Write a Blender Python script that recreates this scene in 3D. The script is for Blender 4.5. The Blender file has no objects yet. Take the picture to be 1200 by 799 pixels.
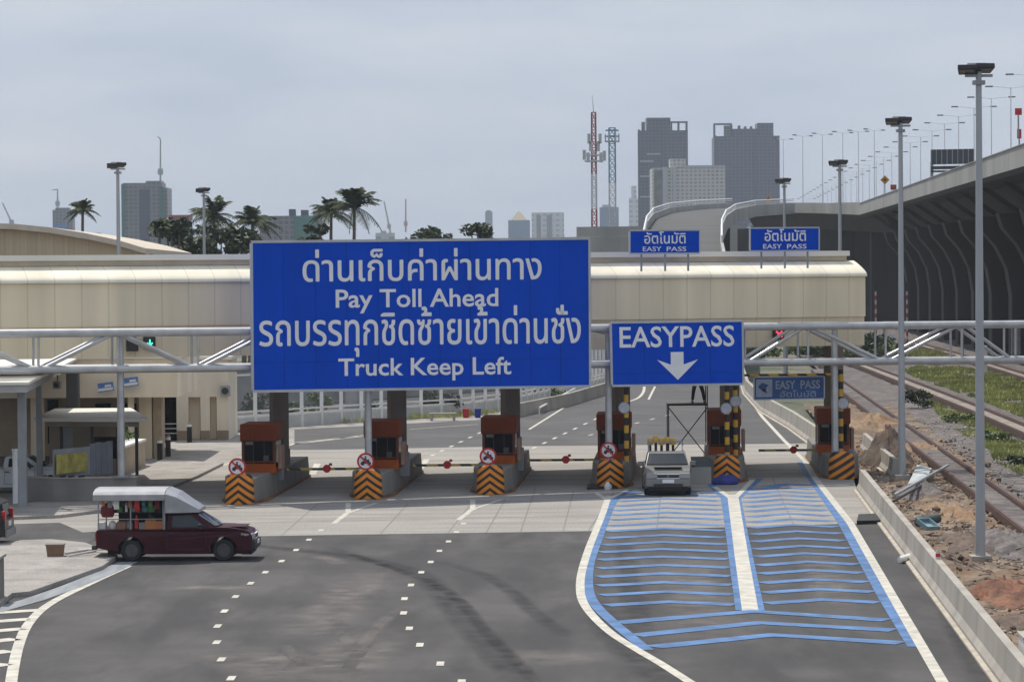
import bpy, bmesh, math, random
from mathutils import Vector, Matrix
random.seed(7)
R = math.radians
SC = bpy.context.scene
COL = SC.collection

# ------------------------------------------------------------------ camera
F, H, YH, ROLL = 3500.0, 8.8, 315.0, 0.0075
TH = math.atan((399.5 - YH) / F)
RHO = math.atan(ROLL)
FW = Vector((0, math.cos(TH), -math.sin(TH)))
UP = Vector((0, math.sin(TH), math.cos(TH)))
XX = Vector((1, 0, 0))
RT = XX * math.cos(RHO) - UP * math.sin(RHO)
TU = XX * math.sin(RHO) + UP * math.cos(RHO)
CAM = Vector((0, 0, H))
cd = bpy.data.cameras.new('camera')
cd.sensor_width = 36.0
cd.lens = F * 36.0 / 1200.0
cd.clip_end = 20000
cd.clip_start = 0.5
cam = bpy.data.objects.new('camera', cd)
COL.objects.link(cam)
m3 = Matrix((RT, TU, -FW)).transposed()
cam.matrix_world = Matrix.Translation(CAM) @ m3.to_4x4()
SC.camera = cam

def ray(px, py):
    return RT * (px - 600.0) + TU * (399.5 - py) + FW * F
def G(px, py, z=0.0):
    d = ray(px, py)
    return CAM + d * ((z - H) / d.z)
def A(px, py, D):
    d = ray(px, py)
    return CAM + d * (D / d.y)

# ------------------------------------------------------------------ world, sun
w = bpy.data.worlds.new('World')
SC.world = w
w.use_nodes = True
nt = w.node_tree
nt.nodes.clear()
SUN_EL, SUN_AZ = 61.0, -28.0          # azimuth from +Y towards +X
sky = nt.nodes.new('ShaderNodeTexSky')
sky.sky_type = 'NISHITA'
sky.sun_disc = False
sky.sun_elevation = R(SUN_EL)
sky.sun_rotation = R(SUN_AZ)
sky.air_density = 1.0
sky.dust_density = 2.5
sky.ozone_density = 1.5
tc = nt.nodes.new('ShaderNodeTexCoord')
mp = nt.nodes.new('ShaderNodeMapping')
mp.inputs['Scale'].default_value = (5.0, 5.0, 22.0)
nz = nt.nodes.new('ShaderNodeTexNoise')
nz.inputs['Scale'].default_value = 1.6
nz.inputs['Detail'].default_value = 5
nz.inputs['Roughness'].default_value = 0.55
rp = nt.nodes.new('ShaderNodeValToRGB')
rp.color_ramp.elements[0].position = 0.36
rp.color_ramp.elements[0].color = (6.2, 7.15, 8.8, 1)
rp.color_ramp.elements[1].position = 0.82
rp.color_ramp.elements[1].color = (8.7, 9.2, 10.1, 1)
mx = nt.nodes.new('ShaderNodeMix')
mx.data_type = 'RGBA'
mx.inputs['Factor'].default_value = 0.86
bg = nt.nodes.new('ShaderNodeBackground')
bg.inputs['Strength'].default_value = 0.085
wo = nt.nodes.new('ShaderNodeOutputWorld')
L = nt.links.new
L(tc.outputs['Generated'], mp.inputs['Vector'])
L(mp.outputs['Vector'], nz.inputs['Vector'])
L(nz.outputs['Fac'], rp.inputs['Fac'])
L(sky.outputs['Color'], mx.inputs['A'])
L(rp.outputs['Color'], mx.inputs['B'])
L(mx.outputs['Result'], bg.inputs['Color'])
L(bg.outputs['Background'], wo.inputs['Surface'])

sd = bpy.data.lights.new('sun', 'SUN')
sd.energy = 3.9
sd.angle = R(0.6)
sd.color = (1.0, 0.95, 0.87)
sun = bpy.data.objects.new('sun', sd)
COL.objects.link(sun)
sdir = Vector((math.sin(R(SUN_AZ)) * math.cos(R(SUN_EL)), math.cos(R(SUN_AZ)) * math.cos(R(SUN_EL)), math.sin(R(SUN_EL))))
sun.rotation_euler = sdir.to_track_quat('Z', 'Y').to_euler()
sun.location = (0, 60, 80)

SC.view_settings.view_transform = 'Standard'
SC.view_settings.look = 'None'
SC.view_settings.exposure = 0.0
SC.view_settings.gamma = 1.0
SC.view_settings.use_curve_mapping = False

# ------------------------------------------------------------------ materials
MATS = {}
def mat(name, col, rough=0.75, metal=0.0, var=0.12, scale=1.5, bump=0.0, bscale=30.0, detail=6, emit=None, spec=0.4, streak=None):
    if name in MATS:
        return MATS[name]
    m = bpy.data.materials.new(name)
    m.use_nodes = True
    n = m.node_tree
    b = n.nodes['Principled BSDF']
    b.inputs['Roughness'].default_value = rough
    b.inputs['Metallic'].default_value = metal
    b.inputs['Specular IOR Level'].default_value = spec
    b.inputs['Base Color'].default_value = (*col, 1)
    t = n.nodes.new('ShaderNodeTexCoord')
    if var > 0:
        no = n.nodes.new('ShaderNodeTexNoise')
        no.inputs['Scale'].default_value = scale
        no.inputs['Detail'].default_value = detail
        if streak:
            mpp = n.nodes.new('ShaderNodeMapping')
            mpp.inputs['Scale'].default_value = streak
            n.links.new(t.outputs['Object'], mpp.inputs['Vector'])
            n.links.new(mpp.outputs['Vector'], no.inputs['Vector'])
        else:
            n.links.new(t.outputs['Object'], no.inputs['Vector'])
        r = n.nodes.new('ShaderNodeValToRGB')
        r.color_ramp.elements[0].position = 0.3
        r.color_ramp.elements[1].position = 0.7
        r.color_ramp.elements[0].color = (*[c * (1 - var) for c in col], 1)
        r.color_ramp.elements[1].color = (*[min(1, c * (1 + var)) for c in col], 1)
        n.links.new(no.outputs['Fac'], r.inputs['Fac'])
        n.links.new(r.outputs['Color'], b.inputs['Base Color'])
    if bump > 0:
        n2 = n.nodes.new('ShaderNodeTexNoise')
        n2.inputs['Scale'].default_value = bscale
        n2.inputs['Detail'].default_value = 4
        n.links.new(t.outputs['Object'], n2.inputs['Vector'])
        bp = n.nodes.new('ShaderNodeBump')
        bp.inputs['Strength'].default_value = bump
        bp.inputs['Distance'].default_value = 0.05
        n.links.new(n2.outputs['Fac'], bp.inputs['Height'])
        n.links.new(bp.outputs['Normal'], b.inputs['Normal'])
    if emit:
        b.inputs['Emission Color'].default_value = (*emit[0], 1)
        b.inputs['Emission Strength'].default_value = emit[1]
    MATS[name] = m
    return m

def ground_mat(name, cols, scales, bump=0.4, bscale=8.0, rough=0.9, streak=None):
    """three colours mixed by two noises of different size"""
    m = bpy.data.materials.new(name)
    m.use_nodes = True
    n = m.node_tree
    b = n.nodes['Principled BSDF']
    b.inputs['Roughness'].default_value = rough
    b.inputs['Specular IOR Level'].default_value = 0.25
    t = n.nodes.new('ShaderNodeTexCoord')
    src = t.outputs['Object']
    if streak:
        mpp = n.nodes.new('ShaderNodeMapping')
        mpp.inputs['Scale'].default_value = streak
        n.links.new(src, mpp.inputs['Vector'])
    def noise(s, d, st=False):
        q = n.nodes.new('ShaderNodeTexNoise')
        q.inputs['Scale'].default_value = s
        q.inputs['Detail'].default_value = d
        q.inputs['Roughness'].default_value = 0.6
        n.links.new(mpp.outputs['Vector'] if (st and streak) else src, q.inputs['Vector'])
        return q
    q1, q2, q3 = noise(scales[0], 6), noise(scales[1], 8, True), noise(scales[2], 3)
    def ramp(q, a, bb):
        r = n.nodes.new('ShaderNodeMapRange')
        r.inputs['From Min'].default_value = a
        r.inputs['From Max'].default_value = bb
        n.links.new(q.outputs['Fac'], r.inputs['Value'])
        return r
    r1, r2, r3 = ramp(q1, .42, .58), ramp(q2, .42, .62), ramp(q3, .3, .7)
    r3.inputs['To Min'].default_value = .78
    r3.inputs['To Max'].default_value = 1.2
    m1 = n.nodes.new('ShaderNodeMix'); m1.data_type = 'RGBA'
    m1.inputs['A'].default_value = (*cols[0], 1); m1.inputs['B'].default_value = (*cols[1], 1)
    n.links.new(r1.outputs['Result'], m1.inputs['Factor'])
    m2 = n.nodes.new('ShaderNodeMix'); m2.data_type = 'RGBA'
    m2.inputs['B'].default_value = (*cols[2], 1)
    n.links.new(m1.outputs['Result'], m2.inputs['A'])
    n.links.new(r2.outputs['Result'], m2.inputs['Factor'])
    vm = n.nodes.new('ShaderNodeVectorMath'); vm.operation = 'SCALE'
    n.links.new(m2.outputs['Result'], vm.inputs[0])
    n.links.new(r3.outputs['Result'], vm.inputs['Scale'])
    n.links.new(vm.outputs['Vector'], b.inputs['Base Color'])
    n2 = noise(bscale, 5)
    bp = n.nodes.new('ShaderNodeBump')
    bp.inputs['Strength'].default_value = bump
    bp.inputs['Distance'].default_value = 0.06
    n.links.new(n2.outputs['Fac'], bp.inputs['Height'])
    n.links.new(bp.outputs['Normal'], b.inputs['Normal'])
    return m

def grid_mat(name, wall, glass1, glass2, bw, bh, mortar, rough=0.4, frame_soft=0.0):
    """facade: panes laid out on the wall's own metres (object space)"""
    m = bpy.data.materials.new(name)
    m.use_nodes = True
    n = m.node_tree
    b = n.nodes['Principled BSDF']
    b.inputs['Roughness'].default_value = rough
    t = n.nodes.new('ShaderNodeTexCoord')
    s = n.nodes.new('ShaderNodeSeparateXYZ')
    n.links.new(t.outputs['Object'], s.inputs[0])
    ad = n.nodes.new('ShaderNodeMath'); ad.operation = 'ADD'
    n.links.new(s.outputs['X'], ad.inputs[0]); n.links.new(s.outputs['Y'], ad.inputs[1])
    c = n.nodes.new('ShaderNodeCombineXYZ')
    n.links.new(ad.outputs[0], c.inputs['X']); n.links.new(s.outputs['Z'], c.inputs['Y'])
    br = n.nodes.new('ShaderNodeTexBrick')
    br.offset = 0.0
    br.inputs['Scale'].default_value = 1.0
    br.inputs['Brick Width'].default_value = bw
    br.inputs['Row Height'].default_value = bh
    br.inputs['Mortar Size'].default_value = mortar
    br.inputs['Mortar Smooth'].default_value = frame_soft
    br.inputs['Color1'].default_value = (*glass1, 1)
    br.inputs['Color2'].default_value = (*glass2, 1)
    br.inputs['Mortar'].default_value = (*wall, 1)
    n.links.new(c.outputs[0], br.inputs['Vector'])
    n.links.new(br.outputs['Color'], b.inputs['Base Color'])
    return m

def stripe_mat(name, c1, c2, period, kx, absx=True, rough=0.5, duty=0.5):
    """stripes along z + kx*|x| in object space"""
    m = bpy.data.materials.new(name)
    m.use_nodes = True
    n = m.node_tree
    b = n.nodes['Principled BSDF']
    b.inputs['Roughness'].default_value = rough
    t = n.nodes.new('ShaderNodeTexCoord')
    s = n.nodes.new('ShaderNodeSeparateXYZ')
    n.links.new(t.outputs['Object'], s.inputs[0])
    def M(op, a, v=None, v2=None):
        q = n.nodes.new('ShaderNodeMath'); q.operation = op
        n.links.new(a, q.inputs[0])
        if v is not None:
            if isinstance(v, (int, float)): q.inputs[1].default_value = v
            else: n.links.new(v, q.inputs[1])
        return q.outputs[0]
    x = M('ABSOLUTE', s.outputs['X']) if absx else s.outputs['X']
    v = M('ADD', M('MULTIPLY', x, kx), s.outputs['Z'])
    f = M('FRACT', M('DIVIDE', v, period))
    g = M('GREATER_THAN', f, duty)
    mx = n.nodes.new('ShaderNodeMix'); mx.data_type = 'RGBA'
    n.links.new(g, mx.inputs['Factor'])
    mx.inputs['A'].default_value = (*c1, 1); mx.inputs['B'].default_value = (*c2, 1)
    no = n.nodes.new('ShaderNodeTexNoise'); no.inputs['Scale'].default_value = 6
    n.links.new(t.outputs['Object'], no.inputs['Vector'])
    mr = n.nodes.new('ShaderNodeMapRange')
    mr.inputs['To Min'].default_value = .75; mr.inputs['To Max'].default_value = 1.15
    n.links.new(no.outputs['Fac'], mr.inputs['Value'])
    vm = n.nodes.new('ShaderNodeVectorMath'); vm.operation = 'SCALE'
    n.links.new(mx.outputs['Result'], vm.inputs[0]); n.links.new(mr.outputs['Result'], vm.inputs['Scale'])
    n.links.new(vm.outputs['Vector'], b.inputs['Base Color'])
    return m

def fade_mat(name, col, amount, scale=1.2):
    """thin wear on the road: shows where the vertex weight and a noise allow it"""
    m = bpy.data.materials.new(name)
    m.use_nodes = True
    n = m.node_tree
    b = n.nodes['Principled BSDF']
    b.inputs['Base Color'].default_value = (*col, 1)
    b.inputs['Roughness'].default_value = 0.85
    va = n.nodes.new('ShaderNodeVertexColor'); va.layer_name = 'wear'
    t = n.nodes.new('ShaderNodeTexCoord')
    no = n.nodes.new('ShaderNodeTexNoise'); no.inputs['Scale'].default_value = scale; no.inputs['Detail'].default_value = 6
    n.links.new(t.outputs['Object'], no.inputs['Vector'])
    mr = n.nodes.new('ShaderNodeMapRange')
    mr.inputs['From Min'].default_value = .25; mr.inputs['From Max'].default_value = .7
    n.links.new(no.outputs['Fac'], mr.inputs['Value'])
    q = n.nodes.new('ShaderNodeMath'); q.operation = 'MULTIPLY'
    n.links.new(va.outputs['Color'], q.inputs[0]); n.links.new(mr.outputs['Result'], q.inputs[1])
    q2 = n.nodes.new('ShaderNodeMath'); q2.operation = 'MULTIPLY'; q2.inputs[1].default_value = amount
    n.links.new(q.outputs[0], q2.inputs[0])
    n.links.new(q2.outputs[0], b.inputs['Alpha'])
    return m

M_asphalt = ground_mat('asphalt', [(.074, .07, .069), (.102, .096, .093), (.055, .052, .052)], (.16, .5, 45), bump=.35, bscale=60, rough=.85, streak=(1, .22, 1))
M_asphalt_old = ground_mat('asphalt_far', [(.1, .097, .096), (.12, .116, .115), (.088, .085, .086)], (.1, .3, 30), bump=.2, bscale=40)
M_concrete = ground_mat('pad_concrete', [(.32, .3, .27), (.36, .338, .305), (.27, .25, .225)], (.25, .5, 12), bump=.12, bscale=30, streak=(.25, 1.6, 1))
M_pave = ground_mat('pavement_concrete', [(.34, .31, .28), (.4, .37, .34), (.27, .25, .23)], (.4, .8, 14), bump=.15, bscale=20)
M_ground = ground_mat('city_ground', [(.12, .12, .09), (.2, .18, .14), (.07, .1, .05)], (.02, .05, .3), bump=.3, bscale=1)
M_dirt = ground_mat('dirt', [(.17, .105, .065), (.09, .064, .05), (.25, .19, .135)], (.45, .8, 3.5), bump=1.0, bscale=5)
M_gravel = ground_mat('gravel', [(.15, .13, .125), (.21, .185, .175), (.1, .088, .084)], (.3, 1.3, 9), bump=1.0, bscale=9)
M_wallconc = mat('barrier_concrete', (.36, .33, .285), var=.22, scale=.7, bump=.15, bscale=9, streak=(1, 1, .25))
M_island = mat('island_concrete', (.2, .185, .165), var=.28, scale=1.2, bump=.2, bscale=8, streak=(1, 1, .3))
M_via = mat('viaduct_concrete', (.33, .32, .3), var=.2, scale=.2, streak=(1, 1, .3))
M_viadark = mat('viaduct_shade', (.03, .0255, .0225), var=.25, scale=.25, streak=(1, 1, .2))  # viaduct concrete with the shade under the deck put into its colour
M_white = mat('road_paint_white', (.52, .49, .42), var=.24, scale=2.2)
M_blue = mat('road_paint_blue', (.075, .165, .34), var=.38, scale=1.3)
M_galv = mat('galvanised_steel', (.5, .5, .5), rough=.42, metal=.55, var=.14, scale=2)
M_grey = mat('grey_steel', (.3, .31, .32), rough=.5, metal=.3, var=.12)
M_dark = mat('dark_metal', (.03, .03, .034), rough=.5, var=.2)
M_black = mat('black_rubber', (.018, .018, .019), rough=.7, var=.3)
M_signblue = mat('sign_blue', (.0005, .066, .52), rough=.7, var=.1, scale=.7, spec=.03, streak=(1, 1, .3))
M_signback = mat('aluminium', (.48, .49, .5), rough=.45, metal=.6, var=.1)
M_letter = mat('sign_letter', (.8, .8, .8), rough=.6, var=.05)
M_shadeblue = mat('shaded_sign_blue', (.035, .1, .28), rough=.6, var=.2, scale=2)  # sign blue with the shade under the canopy mixed in
M_shadeletter = mat('shaded_letter', (.3, .36, .44), rough=.6, var=.2)  # letter white dimmed to stand in for shade
M_cream = mat('cream_panel', (.74, .68, .55), rough=.6, var=.06, scale=.4, streak=(1, 1, .15))
M_creamroof = mat('cream_roof', (.78, .75, .66), rough=.5, var=.06, scale=.5, streak=(.6, .6, .1))
M_trim = mat('tan_trim', (.5, .42, .31), rough=.7, var=.1)
M_brown = mat('brown_column', (.2, .165, .13), rough=.7, var=.15, streak=(1, 1, .2))
M_rust = mat('rust_red_panel', (.17, .03, .006), rough=.6, spec=.2, var=.14, scale=1)
M_orange = mat('orange_panel', (.34, .07, .008), rough=.6, spec=.2, var=.2, scale=1.5)
M_glass = mat('dark_glass', (.004, .004, .005), rough=.2, var=0, spec=.06)
M_red = mat('red_paint', (.5, .02, .02), rough=.45, var=.1)
M_signwhite = mat('white_sign_face', (.72, .73, .75), rough=.5, var=.05)
M_yellow = mat('yellow_paint', (.75, .42, .02), rough=.5, var=.12)
M_lampglass = mat('lamp_glass', (.1, .1, .1), rough=.15, var=0)
M_whitepaint = mat('white_paint', (.75, .75, .74), rough=.5, var=.06)
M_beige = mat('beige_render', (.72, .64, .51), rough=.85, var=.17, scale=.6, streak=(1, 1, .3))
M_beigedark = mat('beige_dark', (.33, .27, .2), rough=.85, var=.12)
M_chev = stripe_mat('chevron_stripes', (.78, .25, .004), (.012, .011, .01), .29, .75, duty=.56)
M_diag = stripe_mat('diagonal_stripes', (.78, .25, .004), (.015, .014, .013), .34, -.62, absx=False)
M_gauge = stripe_mat('gauge_stripes', (.7, .4, .03), (.015, .014, .013), .62, 0)
M_bark = mat('bark', (.16, .125, .095), var=.25, scale=3, bump=.4, bscale=6)
M_leafA = mat('foliage_dark', (.04, .062, .02), rough=.6, var=.55, scale=.8)
M_leafB = mat('foliage_mid', (.085, .125, .035), rough=.6, var=.5, scale=.9)
M_leafC = mat('palm_leaf', (.05, .065, .022), rough=.7, spec=.15, var=.5, scale=.7)
M_grass = mat('grass_blades', (.34, .36, .11), rough=.7, var=.5, scale=.35)
M_rail = mat('rusty_rail', (.085, .045, .035), rough=.7, var=.25, scale=2)
M_brownbox = mat('brown_box', (.2, .12, .07), var=.25)

# ------------------------------------------------------------------ mesh builder
class MB:
    def __init__(s, off=None):
        s.v, s.f, s.off = [], [], Vector(off) if off is not None else Vector((0, 0, 0))
    def add(s, vs, fs):
        k = len(s.v)
        s.v += [Vector(p) - s.off for p in vs]
        s.f += [tuple(k + i for i in f) for f in fs]
        return s
    def box(s, c, d, rz=0.0, rot=None):
        c = Vector(c); d = Vector(d) / 2
        M = rot if rot is not None else Matrix.Rotation(rz, 3, 'Z')
        vs = [c + M @ Vector((x * d.x, y * d.y, z * d.z)) for x in (-1, 1) for y in (-1, 1) for z in (-1, 1)]
        return s.add(vs, [(0, 1, 3, 2), (4, 6, 7, 5), (0, 4, 5, 1), (2, 3, 7, 6), (0, 2, 6, 4), (1, 5, 7, 3)])
    def bar(s, a, b, w, h, up=(0, 0, 1)):
        a, b = Vector(a), Vector(b)
        y = (b - a).normalized(); u = Vector(up)
        x = y.cross(u)
        if x.length < 1e-4: x = y.cross(Vector((0, 1, 0)))
        x.normalize(); z = x.cross(y)
        vs = [p + x * (i * w / 2) + z * (j * h / 2) for p in (a, b) for i, j in ((-1, -1), (1, -1), (1, 1), (-1, 1))]
        return s.add(vs, [(3, 2, 1, 0), (4, 5, 6, 7), (0, 1, 5, 4), (1, 2, 6, 5), (2, 3, 7, 6), (3, 0, 4, 7)])
    def tube(s, a, b, r0, r1=None, n=10, cap=True):
        a, b = Vector(a), Vector(b)
        r1 = r0 if r1 is None else r1
        y = (b - a).normalized()
        x = y.orthogonal().normalized(); z = y.cross(x)
        vs = []
        for p, r in ((a, r0), (b, r1)):
            for i in range(n):
                t = 2 * math.pi * i / n
                vs.append(p + (x * math.cos(t) + z * math.sin(t)) * r)
        fs = [(i, (i + 1) % n, n + (i + 1) % n, n + i) for i in range(n)]
        if cap: fs += [tuple(range(n))[::-1], tuple(range(n, 2 * n))]
        return s.add(vs, fs)
    def path(s, pts, r, n=8):
        for a, b in zip(pts, pts[1:]): s.tube(a, b, r, r, n)
        return s
    def prism(s, poly, vec):
        """polygon (3D points) swept along vec"""
        n = len(poly); vec = Vector(vec)
        vs = [Vector(p) for p in poly] + [Vector(p) + vec for p in poly]
        return s.add(vs, [tuple(range(n))[::-1], tuple(range(n, 2 * n))] + [(i, (i + 1) % n, n + (i + 1) % n, n + i) for i in range(n)])
    def sheet(s, pts):
        return s.add(pts, [tuple(range(len(pts)))])
    def disc(s, c, r, nrm, th, n=24):
        c = Vector(c); nrm = Vector(nrm).normalized()
        return s.tube(c, c + nrm * th, r, r, n)
    def quad_strip(s, L_, R_):
        n = len(L_)
        return s.add(list(L_) + list(R_), [(i, n + i, n + i + 1, i + 1) for i in range(n - 1)])
    def loft(s, rings, cap=True):
        n = len(rings[0]); vs = [p for r in rings for p in r]; fs = []
        for k in range(len(rings) - 1):
            for i in range(n):
                j = (i + 1) % n
                fs.append((k * n + i, k * n + j, (k + 1) * n + j, (k + 1) * n + i))
        if cap: fs += [tuple(range(n))[::-1], tuple(range((len(rings) - 1) * n, len(rings) * n))]
        return s.add(vs, fs)
    def build(s, name, m, parent=None, smooth=False, bevel=0.0, fixn=True):
        me = bpy.data.meshes.new(name)
        me.from_pydata([tuple(p) for p in s.v], [], s.f)
        if fixn:
            bm = bmesh.new(); bm.from_mesh(me)
            bmesh.ops.recalc_face_normals(bm, faces=bm.faces)
            bm.to_mesh(me); bm.free()
        me.materials.append(m)
        o = bpy.data.objects.new(name, me)
        COL.objects.link(o)
        if parent is not None: o.parent = parent
        if smooth:
            me.polygons.foreach_set('use_smooth', [True] * len(me.polygons))
            try: me.set_sharp_from_angle(angle=R(40))
            except Exception: pass
        if bevel > 0:
            b = o.modifiers.new('bevel', 'BEVEL'); b.width = bevel; b.segments = 2; b.limit_method = 'ANGLE'
        me.update()
        return o

def tag(o, label=None, cat=None, group=None, kind=None):
    if label: o['label'] = label
    if cat: o['category'] = cat
    if group: o['group'] = group
    if kind: o['kind'] = kind
    return o
def root(name, loc=(0, 0, 0), rz=0.0, label=None, cat=None, group=None):
    o = bpy.data.objects.new(name, None)
    o.empty_display_size = 0.3
    COL.objects.link(o)
    o.location = loc; o.rotation_euler = (0, 0, rz)
    return tag(o, label, cat, group)
KIDS = {}
def copy_tree(o, loc, rz=None, label=None, scale=None):
    def rec(x, par):
        c = x.copy(); COL.objects.link(c)
        if par is not None: c.parent = par
        for ch in [q for q in bpy.data.objects if q.parent == x]: rec(ch, c)
        return c
    c = rec(o, None)
    c.location = loc
    if rz is not None: c.rotation_euler = (0, 0, rz)
    if scale is not None: c.scale = (scale,) * 3 if isinstance(scale, (int, float)) else scale
    if label: c['label'] = label
    return c
def struct(name, mb, m, smooth=False):
    return tag(mb.build(name, m, smooth=smooth), kind='structure')
def gpoly(pts, z=0.0):
    return [G(x, y, z) for x, y in pts]
def strip(mb, pts, width, z, world=False):
    """painted band of real width along ground points"""
    P = [Vector(p) if world else G(p[0], p[1], z) for p in pts]
    Ls, Rs = [], []
    for i, p in enumerate(P):
        a = P[max(i - 1, 0)]; b = P[min(i + 1, len(P) - 1)]
        d = (b - a); d.z = 0; d.normalize()
        n = Vector((-d.y, d.x, 0)) * width / 2
        Ls.append(p + n); Rs.append(p - n)
    return mb.quad_strip(Ls, Rs)
def smooth_pts(pts, n=6):
    out = []
    P = [Vector((*p, 0)[:3]) for p in pts]
    for i in range(len(P) - 1):
        p0, p1, p2, p3 = P[max(i - 1, 0)], P[i], P[i + 1], P[min(i + 2, len(P) - 1)]
        for k in range(n):
            t = k / n
            q = .5 * ((2 * p1) + (p2 - p0) * t + (2 * p0 - 5 * p1 + 4 * p2 - p3) * t * t + (3 * p1 - p0 - 3 * p2 + p3) * t ** 3)
            out.append((q.x, q.y))
    out.append((P[-1].x, P[-1].y))
    return out
def text_geo(body, bold=0.0):
    c = bpy.data.curves.new('lettering', 'FONT')
    c.body = body; c.resolution_u = 3; c.offset = bold
    o = bpy.data.objects.new('lettering', c)
    COL.objects.link(o)
    bpy.context.view_layer.update()
    dg = bpy.context.evaluated_depsgraph_get()
    me = bpy.data.meshes.new_from_object(o.evaluated_get(dg))
    vs = [v.co.copy() for v in me.vertices]; fs = [tuple(p.vertices) for p in me.polygons]
    bpy.data.objects.remove(o); bpy.data.curves.remove(c); bpy.data.meshes.remove(me)
    x0 = min(v.x for v in vs); x1 = max(v.x for v in vs); y0 = min(v.y for v in vs); y1 = max(v.y for v in vs)
    return [((v.x - x0) / (x1 - x0), (v.y - y0) / (y1 - y0)) for v in vs], fs

# ------------------------------------------------------------------ ground and roads
mb = MB(); n = 64
mb.add([(0, 0, -.3)] + [(6000 * math.cos(2 * math.pi * i / n), 6000 * math.sin(2 * math.pi * i / n), -.3) for i in range(n)], [(0, 1 + i, 1 + (i + 1) % n) for i in range(n)])
struct('ground', mb, M_ground)
RD = Vector((.056, 1, 0)).normalized()      # the road's heading
RN = Vector((RD.y, -RD.x, 0))               # to the right of it
# main carriageway (asphalt), from below the camera to past the plaza
mb = MB()
mb.sheet([(-60, 30, 0), (8.3, 30, 0), (10.3, 63.5, 0), (13.5, 117, 0), (15.3, 150, 0), (15.6, 190, 0), (16.3, 240, 0), (-60, 240, 0)])
struct('road', mb, M_asphalt)
# road beyond the plaza
mb = MB()
mb.sheet(gpoly([(300, 530), (1000, 517), (893, 478), (872, 452), (868, 430), (760, 430), (715, 458), (560, 492), (340, 503)], .004))
struct('far_road', mb, M_asphalt_old)
# concrete pad of the plaza
mb = MB()
mb.sheet(gpoly([(-40, 632), (120, 622), (300, 628), (690, 622), (1040, 612), (1006, 580), (1000, 560), (960, 530), (955, 519), (880, 520), (620, 522.5), (400, 526.5), (345, 527), (290, 522), (262, 505), (190, 520), (-40, 560)], .006))
struct('plaza_pad', mb, M_concrete)
# joints in the pad
mb = MB()
for (x0, y0, x1, y1) in [(690, 621, 720, 575), (330, 627, 372, 590), (445, 626, 478, 590), (525, 624, 556, 585), (570, 623.5, 592, 585), (610, 623, 628, 570), (660, 622, 672, 575), (120, 606, 690, 599), (300, 612, 1020, 597), (930, 614, 905, 560), (770, 619, 776, 560), (0, 585, 260, 575)]:
    strip(mb, [(x0, y0), (x1, y1)], .05, .009)
struct('pad_joint', mb, mat('joint_tar', (.2, .185, .165)))
# pavement on the left with its kerb
mb = MB()
pv = [(-60, 760), (-60, 640), (60, 636), (100, 640), (138, 655), (120, 668), (75, 684), (35, 698), (14, 700), (-10, 720)]
lo = gpoly(pv, .0); hi = [p + Vector((0, 0, .13)) for p in lo]
mb.add(lo + hi, [tuple(range(len(pv), 2 * len(pv)))] + [(i, (i + 1) % len(pv), len(pv) + (i + 1) % len(pv), len(pv) + i) for i in range(len(pv))])
struct('pavement', mb, M_pave)
mb = MB()
pv = [(-60, 612), (70, 607), (125, 600), (160, 590), (232, 560), (262, 545), (190, 541), (182, 545), (130, 560), (60, 590), (-60, 600)]
lo = gpoly(pv, .0); hi = [p + Vector((0, 0, .12)) for p in lo]
mb.add(lo + hi, [tuple(range(len(pv), 2 * len(pv)))] + [(i, (i + 1) % len(pv), len(pv) + (i + 1) % len(pv), len(pv) + i) for i in range(len(pv))])
struct('office_pavement', mb, M_pave)
mb = MB()
mb.sheet(gpoly([(-60, 640), (60, 636), (100, 640), (112, 630), (70, 612), (-60, 616)], .012))
struct('side_road', mb, M_asphalt)
mb = MB()
pv = [(60, 545), (262, 523), (282, 516), (300, 504), (262, 516), (180, 530), (100, 545)]
mb.sheet(gpoly([(185, 545), (262, 541), (300, 525), (345, 520), (345, 500), (290, 502), (262, 517), (190, 520), (182, 535)], .012))
struct('forecourt', mb, M_pave)
# drain covers along the left kerb
mb = MB()
strip(mb, [(150, 658), (120, 672), (80, 688), (40, 702), (-10, 716)], .62, .015)
struct('drain_channel', mb, mat('drain_grate', (.24, .255, .27), var=.2, scale=1.2, streak=(3, .4, 1)))
# far verge and kerb
mb = MB()
mb.sheet(gpoly([(262, 505), (345, 503), (560, 492), (715, 458), (770, 430), (740, 430), (690, 452), (600, 478), (400, 492), (262, 497)], .01))
struct('far_pavement', mb, M_pave)

# --- painted markings
mb = MB(); Z = .011
def PX(c, s=2.609, ox=660, oy=560): return (ox + c[0] / s, oy + c[1] / s)
wl = [PX(c) for c in [(140, 55), (132, 75), (122, 105), (102, 155), (78, 215), (57, 285), (52, 335), (61, 378), (95, 425), (150, 475), (220, 520), (300, 567), (385, 621), (460, 668)]]
strip(mb, smooth_pts(wl), .24, Z)
strip(mb, [PX((100, 44)), PX((133, 66))], .2, Z + .002)
strip(mb, [PX((200, 34)), PX((136, 66))], .16, Z + .003)
strip(mb, [PX((518, 50)), PX((545, 235)), PX((572, 405))], .42, Z)
strip(mb, [PX((462, 26)), PX((520, 66))], .22, Z + .002)
strip(mb, [PX((580, 5)), PX((522, 64))], .22, Z + .003)
strip(mb, [(944, 541), (955, 560), PX((880, 140)), PX((1010, 365)), PX((1170, 640))], .26, Z)
strip(mb, [(944, 541), (918, 515), (893, 488), (878, 466), (872, 450), (872, 436)], .2, Z)
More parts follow.
